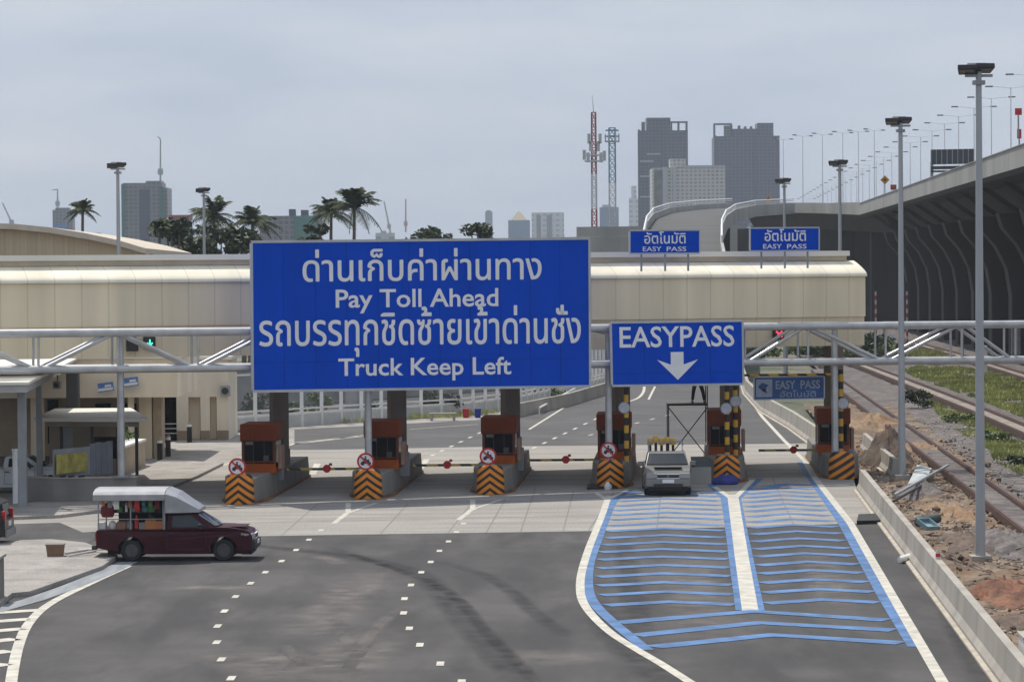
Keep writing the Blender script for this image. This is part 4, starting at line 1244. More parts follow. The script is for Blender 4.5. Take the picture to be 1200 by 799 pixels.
for k in range(5):
    q = MB(); h_ = 1.78 + .06 * (k % 2) + .03 * (k == 3)
    pr = root('traffic_post', Ms @ Vector((-.72, .28 - .21 * k, .885)), 0, 'yellow topped marker posts standing in the bed of the silver pickup', 'marker post', 'yellow topped posts in the silver pickup')
    MB().tube((0, 0, 0), (0, 0, h_ - .95), .06, .055, 10).build('shaft', M_dark, pr)
    MB().tube((0, 0, h_ - .95), (0, 0, h_ - .7), .12, .105, 10).build('yellow_cap', M_yellow, pr)

# vehicles at the left edge: white pickup behind the posts and the tail of a dark car
wp = G(20, 578, 0)
pickup('pickup_truck', (wp.x - .3, wp.y + .9, 0.0), R(1), 'white pickup parked behind the grey posts at the left edge', mat('white_car_paint', (.6, .62, .61), rough=.3, var=.04), S=1.0, W=1.7)
ds = G(2, 641, 0)
r = root('dark_car', (ds.x - 1.98, ds.y + .7, 0), 0, 'tail of a dark car with red lights cut off by the left edge', 'car')
prof = [(-2.1, .3), (-2.15, .6), (-1.5, .85), (-.9, .92), (-.2, 1.5), (1.6, 1.55), (1.95, 1.4), (2.05, .9), (2.12, .85), (2.12, .35)] + [(1.73, .3)] + arc(1.32, .33, .4, -5, 185)[0:] + [(.9, .25), (-.9, .25)] + arc(-1.32, .33, .4, -5, 185) + [(-1.74, .28)]
M_carblack = mat('dark_car_paint', (.012, .012, .014), rough=.3, var=.1)
ext(prof, 1.75, lambda x, z: 1 if z < .9 else 1 - .16 * (z - .9) / .65).build('body', M_carblack, r, bevel=.05)
for s in (-1, 1):
    MB().box((2.06, s * .72, .98), (.14, .2, .36)).build('tail_light', mat('tail_red', (.4, .02, .02)), r, bevel=.02)
    for x in (-1.32, 1.32): wheel(r, x, s * .76, .33, .22, s)
MB().box((2.13, 0, .43), (.14, 1.66, .24)).build('bumper', mat('grey_bumper', (.22, .22, .22)), r, bevel=.03)
MB().prism([(1.97, -.6, 1.36), (1.97, .6, 1.36), (2.05, .65, 1.0), (2.05, -.65, 1.0)], (.015, 0, .005)).build('rear_window', M_carglass, r)
MB().box((2.13, 0, .72), (.03, .44, .14)).build('number_plate', M_whitepaint, r)

# ------------------------------------------------------------------ lamp poles with floodlights
def flood_pole(base, h, label, twist=0.0, lean=0):
    r = root('floodlight_pole', base, twist, label, 'lamp pole', 'tall floodlight poles round the plaza')
    MB().box((0, 0, .16), (.6, .6, .32)).build('plinth', M_wallconc, r, bevel=.02)
    MB().tube((0, 0, .3), (0, 0, h - .18), .15, .085, 14).build('pole', mat('pole_galv', (.4, .41, .42), rough=.5, metal=.35, var=.1, streak=(1, 1, .3)), r, smooth=True)
    MB().box((0, 0, h - .5), (.34, .3, .12)).box((0, -.02, h - .3), (.8, .1, .08)).build('bracket', M_grey, r)
    for k, (dx, dy, az) in enumerate(((-.34, -.16, -12), (.14, .02, 8), (.0, .26, 175))):
        M = Matrix.Rotation(R(az), 3, 'Z') @ Matrix.Rotation(R(-16), 3, 'X')
        f = MB(); f.box((dx, dy, h - .13 + .05 * k), (.56, .5, .15), rot=M)
        fl = f.build('floodlight', M_dark, r, bevel=.02)
        g_ = MB(); g_.box(Vector((dx, dy, h - .13 + .05 * k)) + M @ Vector((0, -.06, -.083)), (.44, .3, .012), rot=M); g_.build('lamp_glass', M_lampglass, fl)
    return r
FP = [(1149, 663, 77, 'nearest tall floodlight pole standing in the dirt beside the barrier'), (1057, 565, 139, 'second floodlight pole, beside the rubble and the white sheet')]
for x, y, yt, lab in FP:
    p = G(x, y, 0)
    flood_pole(p, A(x - 3, yt, p.y).z, lab)
for x, yt, D, lab in [(984.5, 190, None, 'third floodlight pole rising behind the right end of the canopy'), (919.5, 211, None, 'fourth floodlight pole rising behind the right roof sign'), (139, 193, None, 'floodlight pole left of the grey tower under construction'), (239.5, 222, None, 'floodlight pole in front of the dark trees on the left')]:
    yl = YH - ROLL * (x - 600)
    D = (14.6 - H) * F / (yl - yt)
    p = A(x, 300, D); p.z = 0
    flood_pole(p, 14.65, lab, R(20) if x < 300 else 0)

# ------------------------------------------------------------------ the viaduct on the right
VX = lambda D: 37.2 + .057 * (D - 217)
v0 = Vector((VX(217), 217, 0))
via = root('viaduct', v0, 0, 'long elevated concrete expressway on flared piers along the right', 'viaduct')
PT = 17.5
path = [(Vector((VX(D), D, PT))) for D in (120, 160, 200, 240, 280, 320, 360, 400, 500, 650, 900)]
path2 = [Vector((VX(404) + .6, 404, PT - .01))]
for px, py, D in [(1006, 238.8, 417), (985, 238.2, 430), (950, 237.6, 448), (905, 237.6, 470), (862, 241.5, 492)]:
    path2.append(A(px, py, D))
def side(path, i):
    d = path[min(i + 1, len(path) - 1)] - path[max(i - 1, 0)]; d.z = 0; d.normalize()
    return Vector((d.y, -d.x, 0))
def sect(prof, path=path):
    return [[p + side(path, i) * a + Vector((0, 0, b)) for a, b in prof] for i, p in enumerate(path)]
m = MB(v0); m.loft(sect([(0, 0), (.3, 0), (.45, -1.0), (.45, -1.5), (0, -1.55)])); m.build('parapet', M_via, via)
m = MB(v0); m.loft(sect([(-.08, .02), (-.08, .1), (.36, .1), (.36, .02)])); m.build('parapet_rail', M_via, via)
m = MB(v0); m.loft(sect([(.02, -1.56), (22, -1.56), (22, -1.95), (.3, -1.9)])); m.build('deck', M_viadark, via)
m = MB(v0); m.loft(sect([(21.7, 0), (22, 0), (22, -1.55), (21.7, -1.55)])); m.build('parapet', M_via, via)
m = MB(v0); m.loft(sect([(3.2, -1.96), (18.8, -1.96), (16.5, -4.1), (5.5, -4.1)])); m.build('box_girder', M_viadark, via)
# piers with arms that flare outwards
Ds = list(range(205, 420, 18))
for D in Ds:
    c = Vector((VX(D), D, 0))
    m = MB(v0)
    rings = []
    for z, a, b in ((-.3, 5.6, 8.4), (6, 5.6, 8.4), (8.5, 5.2, 8.6), (10.5, 4.2, 9.2), (12, 2.9, 10.0), (13.3, 2.5, 11)):
        rings.append([c + Vector((a, -1.0, z)), c + Vector((b, -1.0, z)), c + Vector((b, 1.0, z)), c + Vector((a, 1.0, z))])
    m.loft(rings)
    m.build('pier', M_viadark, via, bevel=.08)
    m = MB(v0)
    rings = [[c + Vector((a, -.25, z)), c + Vector((a + .7, -.25, z)), c + Vector((a + .7, .25, z)), c + Vector((a, .25, z))] for z, a in ((12.8, 5.2), (13.6, 3.8), (14.6, 2.3), (15.5, 1.0))]
    m.loft(rings); m.build('deck_rib', M_viadark, via)
# slip road curving off to the left
v1 = Vector((path2[2].x, path2[2].y, 0))
via2 = root('slip_road_viaduct', v1, 0, 'elevated slip road curving left from the expressway behind the canopy', 'viaduct')
m = MB(v1); m.loft(sect([(0, 0), (.3, 0), (.45, -1.0), (.45, -1.5), (0, -1.55)], path2)); m.build('parapet', M_via, via2)
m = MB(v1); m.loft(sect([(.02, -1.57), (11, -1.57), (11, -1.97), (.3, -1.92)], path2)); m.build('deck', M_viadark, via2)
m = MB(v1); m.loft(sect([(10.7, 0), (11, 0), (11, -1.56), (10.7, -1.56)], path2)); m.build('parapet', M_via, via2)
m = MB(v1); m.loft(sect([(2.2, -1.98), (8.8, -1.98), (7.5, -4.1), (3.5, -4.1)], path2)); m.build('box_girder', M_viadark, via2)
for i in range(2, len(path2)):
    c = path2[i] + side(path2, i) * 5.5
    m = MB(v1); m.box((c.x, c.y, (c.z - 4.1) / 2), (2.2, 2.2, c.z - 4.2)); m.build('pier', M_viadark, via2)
# dark wall added behind the piers to block light
wl_ = root('light_block_wall', (VX(300) + 19, 300, 0), 0, 'added high dark wall blocking light behind the viaduct piers', 'wall')
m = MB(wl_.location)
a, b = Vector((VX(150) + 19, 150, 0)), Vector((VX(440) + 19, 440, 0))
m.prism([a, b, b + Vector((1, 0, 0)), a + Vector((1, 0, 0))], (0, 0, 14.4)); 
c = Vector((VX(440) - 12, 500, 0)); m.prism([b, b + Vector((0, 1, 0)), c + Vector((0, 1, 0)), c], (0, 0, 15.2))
m.build('wall', mat('shade_concrete', (.02, .018, .019), var=.3, scale=.15, streak=(1, 1, .3)), wl_)  # deep shade under the deck painted as near-black concrete
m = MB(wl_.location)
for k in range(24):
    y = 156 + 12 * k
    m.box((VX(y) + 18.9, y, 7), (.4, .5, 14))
m.build('blocker_rib', M_viadark, wl_)

# ramp climbing from the plaza to the viaduct
def ramp():
    Lp = [(742, 434, 236), (746, 400, 246), (748, 330, 265), (754, 288, 300), (758, 268, 335), (766, 257, 372), (784, 250, 410), (815, 246, 445), (858, 243, 480)]
    Rp = [(868, 424, 236), (864, 392, 246), (855, 335, 260), (846, 293, 292), (846, 272, 322), (851, 260, 352), (862, 252, 385), (885, 246.5, 420), (930, 243.5, 452)]
    LL = [A(*p) for p in Lp]; RR = [A(*p) for p in Rp]
    b = LL[4].copy(); b.z = 0
    r = root('ramp', b, 0, 'curved concrete slip road ramp rising behind the roof signs', 'ramp')
    m = MB(b)
    rings = [[l, q, q - Vector((0, 0, .9)), l - Vector((0, 0, .9))] for l, q in zip(LL, RR)]
    m.loft(rings); m.build('deck', mat('ramp_asphalt', (.062, .062, .06), var=.2, scale=.2), r)
    for line, lab in ((LL, 0), (RR, 1)):
        m = MB(b)
        m.loft([[p + Vector((-.15, 0, -.9)), p + Vector((.15, 0, -.9)), p + Vector((.15, 0, .75)), p + Vector((-.15, 0, .75))] for p in line]); m.build('parapet', M_via, r)
        m = MB(b)
        for a, c in zip(line[3:], line[4:]):
            m.tube(a + Vector((0, 0, 1.35)), c + Vector((0, 0, 1.35)), .1, .1, 8)
            m.tube(a + Vector((0, 0, 1.05)), c + Vector((0, 0, 1.05)), .06, .06, 8)
            m.tube(a + Vector((0, 0, .7)), a + Vector((0, 0, 1.4)), .07, .07, 6)
        m.build('handrail', M_whitepaint, r)
    for i in (3, 5, 7):
        c = (LL[i] + RR[i]) / 2
        if c.z > 3: m = MB(b); m.tube((c.x, c.y, 0), (c.x, c.y, c.z - .95), .8, .8, 12); m.build('pier', M_viadark, r)
ramp()
# flat viaduct stub behind it
p0, p1 = A(677, 266, 520), A(872, 264, 540)
b = p0.copy(); b.z = 0
r = root('side_viaduct', b, 0, 'plain grey concrete bridge deck behind the left roof sign', 'viaduct')
d = (p1 - p0); d.z = 0
nn = Vector((-d.y, d.x, 0)).normalized()
m = MB(b); m.prism([p0, p1, p1 - Vector((0, 0, 1.7)), p0 - Vector((0, 0, 1.7))], nn * .4); m.build('parapet', M_via, r)
m = MB(b); m.prism([p0 - Vector((0, 0, 1.72)), p1 - Vector((0, 0, 1.72)), p1 - Vector((0, 0, 5.6)), p0 - Vector((0, 0, 5.6))], nn * 11); m.build('deck', M_via, r)
for t in (.08, .4, .72, .97):
    c = p0.lerp(p1, t) + nn * 5.5; m = MB(b); m.box((c.x, c.y, 5.2), (2.5, 2.5, 10.4)); m.build('pier', M_viadark, r)

# street lamps along the viaduct
def exp_lamp():
    r = root('street_lamp', (0, 0, 0), 0, 'slender double armed street lamp on the elevated expressway', 'street lamp', 'double armed lamps along the elevated expressway')
    MB().tube((0, 0, 0), (0, 0, 12.0), .09, .05, 8).build('pole', mat('lamp_pole_pale', (.8, .82, .86), rough=.5, var=.05), r)
    for s in (-1, 1):
        MB().path([(0, 0, 11.9), (s * 1.0, 0, 12.05), (s * 2.1, 0, 12.1)], .035, 6).build('arm', MATS['lamp_pole_pale'], r)
        MB().box((s * 2.35, 0, 12.11), (.8, .34, .15)).build('lamp_head', mat('lamp_head_grey', (.2, .2, .21)), r, bevel=.03)
    return r
lp = exp_lamp(); first = True
spots = []
for k in range(30): D = 262 + 20.3 * k; spots.append((VX(D) + 10.8, D, PT - 1.55, 0))
for i in range(2, len(path2) - 1):
    for t in (0, .5):
        q = path2[i].lerp(path2[i + 1], t) + side(path2, i) * 5
        spots.append((q.x, q.y, q.z - 1.56, .9))
for i, (x, y, z, a) in enumerate(spots):
    if i == 0: lp.location = (x, y, z)
    else: copy_tree(lp, (x, y, z), a)
# signs standing on the viaduct
def small_sign(px, py, D, wpx, hpx, m, label, name='road_sign', diamond=False, post=2.5, mk=None, cat='road sign'):
    p = A(px, py, D); s = D / F
    b = p - Vector((0, 0, hpx * s / 2 + post))
    r = root(name, b, 0, label, cat)
    wd, hd = wpx * s / 2, hpx * s / 2
    q = MB(b)
    pts = [(-wd, -hd), (wd, -hd), (wd, hd), (-wd, hd)] if not diamond else [(0, -hd), (wd, 0), (0, hd), (-wd, 0)]
    q.prism([p + Vector((x, 0, z)) for x, z in pts], (0, .05, 0)); q.build('panel', m, r)
    MB(b).tube(b, p + Vector((0, .1, 0)), .06, .06, 8).build('post', M_grey, r)
    if mk: mk(r, b, p, s)
    return r
M_osign = mat('orange_sign', (.6, .28, .02))
def mk_arrow(r, b, p, s):
    MB(b).bar(p + Vector((0, -.02, -.35)), p + Vector((0, -.02, .3)), .12, .01, (0, 1, 0)).bar(p + Vector((-.3, -.022, 0)), p + Vector((.3, -.022, 0)), .12, .01, (0, 1, 0)).build('symbol', M_dark, r)
small_sign(1037, 211, 375, 11, 11, M_osign, 'orange diamond warning sign on the viaduct parapet', diamond=True, mk=mk_arrow, post=1.2)
small_sign(900.5, 233, 470, 9, 9, M_osign, 'small orange warning sign above the far viaduct', diamond=True, mk=mk_arrow, post=.5)
small_sign(1047, 219.5, 370, 7, 6, mat('dull_red', (.3, .06, .04)), 'small dull red plate beside the orange diamond sign', post=.8)
M_rsign = mat('red_sign', (.55, .03, .05))
small_sign(1193.5, 131, 219, 8, 8, M_rsign, 'upper red square sign at the right edge of the viaduct', post=1.6)
small_sign(1194.5, 157, 219, 5, 11, M_rsign, 'lower narrow red sign at the right edge of the viaduct', post=.6)
# back of a gantry sign on the viaduct
b = A(1116, 213, 330)
r = root('sign_gantry', b, 0, 'dark back of a large expressway sign standing on the viaduct', 'gantry')
P = [A(1091, 175.5, 330), A(1141, 174.5, 330), A(1141, 192, 330), A(1091, 193, 330)]
m = MB(b); m.prism(P, (0, .15, 0)); m.build('panel', mat('sign_rear', (.075, .08, .09), var=.1), r)
m = MB(b)
for k in range(9):
    x = P[3].lerp(P[2], k / 8); t_ = P[0].lerp(P[1], k / 8); m.bar(x + Vector((0, -.06, 0)), t_ + Vector((0, -.06, 0)), .1, .08, (0, 1, 0))
m.build('stiffener', M_grey, r)
m = MB(b); m.bar(A(1091, 197, 330), A(1141, 196, 330), .2, .35); m.bar(A(1091, 201, 330), A(1118, 201, 330), .15, .2); m.build('walkway', M_dark, r)
for x in (1092, 1140):
    m = MB(b); q = A(x, 190, 330.3); m.tube((q.x, q.y, PT - 1.5), q, .18, .18, 8); m.build('post', M_grey, r)

# ------------------------------------------------------------------ city towers behind
def tower(name, x0, x1, yt, D, m, label, dep=None, extra=None, cat='building', parts=(), group=None):
    a = A(x0, yt, D); c = A(x1, yt, D)
    b = Vector(((a.x + c.x) / 2, D, 0)); W = c.x - a.x; Ht = (a.z + c.z) / 2
    dep = dep or W * .8
    r = root(name, b, 0, label, cat, group)
    MB().box((0, dep / 2, Ht / 2), (W, dep, Ht)).build('body', m, r)
    s = D / F
    for nm, px0, px1, py0, py1, mm, dd in parts:       # extra masses, pixel rectangles
        q0 = A(px0, py1, D).x - b.x; q1 = A(px1, py1, D).x - b.x
        z0 = A(px0, py1, D).z; z1 = A(px0, py0, D).z
        dy = dd[0]; de = dd[1]
        MB().box(((q0 + q1) / 2, dy + de / 2, (z0 + z1) / 2), (q1 - q0, de, z1 - z0)).build(nm, mm, r)
    return r, b, s, W, Ht
M_t1 = grid_mat('tower_grid_dark', (.085, .098, .145), (.026, .032, .055), (.045, .053, .085), 1.9, 1.7, .2)
M_t2 = grid_mat('tower_grid_blue', (.085, .102, .16), (.026, .034, .062), (.045, .056, .095), 2.1, 1.8, .24)
M_tw = grid_mat('tower_grid_white', (.5, .49, .47), (.2, .2, .2), (.32, .31, .3), 1.75, 1.5, .34)
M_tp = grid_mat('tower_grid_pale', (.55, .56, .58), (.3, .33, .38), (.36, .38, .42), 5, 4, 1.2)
M_tg = grid_mat('tower_grid_grey', (.2, .2, .215), (.1, .105, .12), (.15, .15, .165), 1.7, 1.5, .25)
M_slab = mat('tower_slab', (.07, .08, .115), var=.1)
M_net = mat('green_net', (.06, .17, .15), var=.2, scale=.1)
M_pale = mat('pale_band', (.4, .41, .44), var=.08)
pts = [('crown', 758, 786, 138, 153, M_t1, (2, 14)), ('crown_screen', 752, 756, 143, 153, M_slab, (1, 3)), ('crown_frame', 787, 788, 143, 154, M_slab, (1, 8)), ('crown_frame', 795, 796.5, 143, 154, M_slab, (1, 8)), ('crown_frame', 804.5, 806, 143, 154, M_slab, (1, 8)), ('crown_beam', 786, 806, 142.3, 143.6, M_slab, (1, 8)),
       ('corner_pier', 748.4, 750.5, 152, 290, M_slab, (-.6, 2)), ('corner_pier', 776, 778, 153, 290, M_slab, (-.5, 2)), ('balcony_band', 750, 775, 206, 207.6, M_pale, (-.4, 1)), ('balcony_band', 758, 774, 180, 181.4, M_pale, (-.4, 1)), ('balcony_band', 750, 766, 188.5, 190, M_pale, (-.4, 1)), ('balcony_band', 750, 766, 230, 231.5, M_pale, (-.4, 1))]
tower('skyscraper', 749, 806, 153, 1500, M_t1, 'dark glass skyscraper, left of two, with a stepped crown behind the white block', parts=pts)
pts = [('crown', 888, 907, 144, 160, M_t2, (3, 16)), ('crown_frame', 837, 838.5, 145, 160, M_slab, (1, 8)), ('crown_frame', 857, 858.5, 146, 160, M_slab, (1, 8)), ('crown_beam', 837, 858, 144.6, 146, M_slab, (1, 8)), ('crown', 859, 888, 151, 160, M_t2, (2, 18)), ('roof_fin', 866, 868, 147, 151, M_slab, (2, 8)), ('roof_fin', 873, 875, 148, 151, M_slab, (2, 8)), ('roof_fin', 880, 882, 148, 151, M_slab, (2, 8)),
       ('corner_pier', 837.5, 840, 159, 290, M_slab, (-.6, 2)), ('corner_pier', 884, 887, 160, 290, M_slab, (-.6, 2)), ('corner_pier', 910.5, 913.5, 160, 290, M_slab, (-.6, 2)), ('crown_screen', 849, 857, 147, 160, M_tg, (4, 2))]
tower('skyscraper', 838, 913.5, 159.5, 1600, M_t2, 'dark blue glass skyscraper, right of two, with an open roof frame', parts=pts)
pts = [('lift_tower', 786, 804, 186, 196, M_tw, (3, 12)), ('parapet', 804, 850, 194, 197, M_pale, (-.3, 3)), ('stair_bay', 767, 777, 199, 290, mat('stair_dark', (.17, .17, .175), var=.3, scale=.25), (-.3, 2)), ('white_bay', 777, 783, 196, 290, M_pale, (-.8, 2)), ('white_bay', 789, 793, 196, 290, M_pale, (-.7, 2))]
tower('apartment_block', 764.5, 850, 196.5, 1200, M_tw, 'white concrete apartment block in front of the two skyscrapers', parts=pts)
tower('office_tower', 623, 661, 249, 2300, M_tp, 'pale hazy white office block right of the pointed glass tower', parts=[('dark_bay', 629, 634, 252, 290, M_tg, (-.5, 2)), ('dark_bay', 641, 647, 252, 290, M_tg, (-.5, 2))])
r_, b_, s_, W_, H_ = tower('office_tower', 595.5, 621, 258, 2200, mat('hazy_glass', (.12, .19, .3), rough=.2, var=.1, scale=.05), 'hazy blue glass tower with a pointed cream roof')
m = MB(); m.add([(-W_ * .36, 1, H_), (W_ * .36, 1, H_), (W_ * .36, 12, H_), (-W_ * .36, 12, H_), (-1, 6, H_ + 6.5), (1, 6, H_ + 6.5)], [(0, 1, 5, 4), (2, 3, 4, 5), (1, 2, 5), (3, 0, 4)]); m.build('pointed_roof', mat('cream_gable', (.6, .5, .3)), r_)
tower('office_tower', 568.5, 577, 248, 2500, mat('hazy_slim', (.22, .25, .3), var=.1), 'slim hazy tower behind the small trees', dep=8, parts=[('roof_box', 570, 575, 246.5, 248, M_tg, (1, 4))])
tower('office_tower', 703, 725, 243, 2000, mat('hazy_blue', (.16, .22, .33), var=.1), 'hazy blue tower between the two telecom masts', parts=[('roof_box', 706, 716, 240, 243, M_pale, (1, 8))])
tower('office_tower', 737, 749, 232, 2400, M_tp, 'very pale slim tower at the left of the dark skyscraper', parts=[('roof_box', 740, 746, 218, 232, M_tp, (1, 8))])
pts = [('net_strip', 143, 147, 216, 290, M_net, (-.7, 2)), ('net_strip', 187.5, 191.5, 219, 290, M_net, (-.7, 2)), ('roof_house', 170, 188, 212, 216, M_tg, (2, 10)), ('dark_recess', 164, 176, 222, 290, M_slab, (-.2, 1)), ('side_wing', 190, 196.5, 220, 290, M_tg, (1, 14))]
r_, b_, s_, W_, H_ = tower('unfinished_tower', 143.5, 190, 214.5, 1100, M_tg, 'grey unfinished tower block with green netting and a roof crane', parts=pts)
def crane(px, yb, yt, D, label, jib=None, lean=0, col=(.35, .42, .4)):
    b = A(px, yb, D); t = A(px + lean, yt, D)
    r = root('tower_crane', b, 0, label, 'crane')
    mm = mat('crane_' + label[:6], col)
    m = MB(b); m.tube(b, t, .45 * D / 1100, .3 * D / 1100, 4); m.build('mast', mm, r)
    if jib:
        q = A(jib[0], jib[1], D); m = MB(b); m.tube(t, q, .3 * D / 1100, .2 * D / 1100, 4); m.build('jib', mm, r)
    m = MB(b); c = b.lerp(t, .25); m.box(c, (1.8, 1.8, 2.2)); m.build('cab', mm, r)
crane(188, 214, 163, 1105, 'pale green luffing crane on the roof of the unfinished tower', (184.5, 160))
crane(67.5, 244, 222, 1400, 'small grey crane above the hazy block at far left', (61, 223))
crane(458, 275, 236, 1500, 'thin leaning crane jib right of the tall palms', None, -8, (.4, .38, .36))
crane(475.5, 272, 233, 1500, 'thin upright reddish crane right of the leaning crane', None, 0, (.5, .3, .28))
crane(17, 268, 238, 1300, 'faint leaning crane at the far left edge', None, -14, (.45, .45, .46))
tower('hazy_block', 61.5, 85, 246, 1400, M_tg, 'hazy grey block under construction at far left', parts=[('net_strip', 63, 78, 262, 290, mat('blue_net', (.1, .2, .4)), (-.5, 2)), ('roof_house', 64, 80, 243.5, 246, M_tg, (2, 6))])
tower('unfinished_block', 304, 374, 253, 900, M_tg, 'long low grey block with a teal netted end behind the palms', parts=[('net_panel', 345, 372, 253.5, 290, M_net, (-.4, 1)), ('roof_house', 338, 345, 245, 253, M_slab, (2, 5)), ('roof_house', 352, 360, 246, 253, M_slab, (2, 5)), ('roof_house', 366, 374, 247, 253, M_tg, (2, 5))])
tower('city_block', 196, 222, 258, 700, M_tg, 'small city block with a dull red top beside the grey tower', parts=[('red_storey', 197, 221, 252, 258, mat('dull_red_roof', (.28, .1, .09), var=.2), (1, 8))])
tower('city_block', 100, 130, 276, 800, M_tp, 'low pale city block behind the curved warehouse roof', parts=[('roof_house', 108, 116, 273, 276, M_tg, (1, 4))])
tower('city_block', 440, 462, 273, 900, M_tp, 'low pale roof behind the small trees near the cranes', parts=[('roof_house', 446, 452, 270.5, 273, M_pale, (1, 4))])
tower('city_block', 880, 945, 265, 560, mat('blue_glass_low', (.1, .16, .22), rough=.2, var=.2), 'low blue glass building under the far viaduct', parts=[('roof_band', 879, 946, 262, 265, M_via, (-.5, 2))])

# telecom masts
def lattice(px, ybase, ytop, D, wpx, bands, label, name='telecom_mast', taper=.75):
    b = A(px, ybase, D); b.z = 0
    r = root(name, b, 0, label, 'telecom mast')
    zt_ = A(px, ytop, D).z; w0 = wpx * D / F
    nseg = 22
    secs = {}
    for k in range(nseg):
        z0, z1 = zt_ * k / nseg, zt_ * (k + 1) / nseg
        wa = w0 * (1 - (1 - taper) * k / nseg) / 2; wb = w0 * (1 - (1 - taper) * (k + 1) / nseg) / 2
        key = bands[int(k / nseg * len(bands))]
        m = secs.setdefault(int(k / nseg * len(bands)), (MB(), key))[0]
        ca = [(-wa, -wa), (wa, -wa), (wa, wa), (-wa, wa)]; cb = [(-wb, -wb), (wb, -wb), (wb, wb), (-wb, wb)]
        for i in range(4):
            j = (i + 1) % 4
            m.bar((*ca[i], z0), (*cb[i], z1), .26, .26); m.bar((*ca[i], z0), (*cb[j], z1), .16, .16); m.bar((*ca[j], z0), (*cb[i], z1), .16, .16); m.bar((*cb[i], z1), (*cb[j], z1), .18, .18)
    for key, (m, mt) in secs.items(): m.build('lattice_section', mt, r)
    return r, b, zt_, w0
M_mr = mat('mast_red', (.32, .05, .045), var=.1); M_mw = mat('mast_white', (.5, .5, .5), var=.1); M_mb = mat('mast_blue', (.14, .26, .38), var=.1)
r_, b_, z_, w_ = lattice(696.5, 265, 132, 700, 6.5, [M_mw, M_mw, M_mr, M_mw, M_mr, M_mr], 'red and white lattice telecom mast with antenna platforms', taper=.7)
MB().tube((0, 0, z_), (-.3, 0, z_ + 4), .12, .05, 6).build('antenna_spike', M_mw, r_)
MB().box((0, 0, A(696, 182, 700).z), (4.9, 3.2, .3)).box((0, 0, A(696, 189, 700).z), (4.4, 3, .3)).build('platform', M_mw, r_)
for k, (x, yy) in enumerate(((684.5, 182), (689, 185), (704, 185), (708, 183), (692, 172), (701, 172), (690, 163), (703, 163))):
    q = A(x, yy, 700); MB(b_).box((q.x, 698.6, q.z), (.75, .35, 2.3)).build('antenna', mat('antenna_grey', (.42, .43, .43)), r_)
r_, b_, z_, w_ = lattice(718, 268, 150, 800, 7.5, [M_mb, M_mb, M_mw, M_mw, M_mb, M_mb], 'blue and white telecom mast with a round head', taper=.95)
for yy in (153, 160, 166):
    q = A(718, yy, 800).z
    m = MB(); n = 12
    for i in range(n):
        a0, a1 = 2 * math.pi * i / n, 2 * math.pi * (i + 1) / n
        m.bar((1.7 * math.cos(a0), 1.7 * math.sin(a0), q), (1.7 * math.cos(a1), 1.7 * math.sin(a1), q), .2, .3)
    m.build('head_ring', M_mb, r_)
for k in range(6):
    a0 = 2 * math.pi * k / 6; q = A(718, 162, 800).z
    MB().box((1.8 * math.cos(a0), 1.8 * math.sin(a0), q), (.35, .35, 2.2)).build('antenna', MATS['antenna_grey'], r_)

# ------------------------------------------------------------------ trees and plants
def leaf_clumps(mb, lobes, n, size, rnd, flat=.6):
    for _ in range(n):
        c, rad = rnd.choice(lobes)
        while True:
            d = Vector((rnd.uniform(-1, 1), rnd.uniform(-1, 1), rnd.uniform(-1, 1)))
            if .1 < d.length <= 1: break
        d *= (.55 + .45 * rnd.random()) / max(d.length, .4) * min(1, d.length + .35)
        p = Vector(c) + Vector((d.x * rad[0], d.y * rad[1], d.z * rad[2]))
        u = Vector((rnd.gauss(0, 1), rnd.gauss(0, 1), rnd.gauss(0, 1) * flat)).normalized()
        v = u.orthogonal().normalized()
        v = (Matrix.Rotation(rnd.random() * 6.28, 3, u) @ v)
        s = size * rnd.uniform(.6, 1.3)
        mb.add([p - u * s, p + v * s * .5, p + u * s, p - v * s * .5], [(0, 1, 2, 3)])
def bush_tree(base, h, rad, label, seed, m=M_leafA, n=1500, size=.3, name='tree', group=None, cat='tree', trunk_h=.35):
    rnd = random.Random(seed)
    r = root(name, base, 0, label, cat, group)
    t = MB(); t.tube((0, 0, 0), (rad * .05, 0, h * trunk_h), .05 * h * .4, .03 * h * .4, 8)
    lobes = []
    nl = 14
    for k in range(nl):
        a = rnd.random() * 6.28; q = rad * rnd.uniform(.25, .72)
        rr = rad * rnd.uniform(.3, .52)
        z = rnd.uniform(max(h * (trunk_h + .05), h - 2.4 * rad), h - rr * .7) if k > 2 else h - rr * .75
        lobes.append(((q * math.cos(a), q * math.sin(a) * .8, z), (rr, rr, min(rr * .8, h * .22))))
        t.tube((rad * .05, 0, h * trunk_h * .9), (q * math.cos(a) * .7, q * math.sin(a) * .6, z - rr * .3), .02 * h * .5, .008 * h * .5, 6)
    t.build('trunk', M_bark, r)
    c = MB(); leaf_clumps(c, lobes, n, size, rnd); c.build('crown', m, r, fixn=False)
    return r
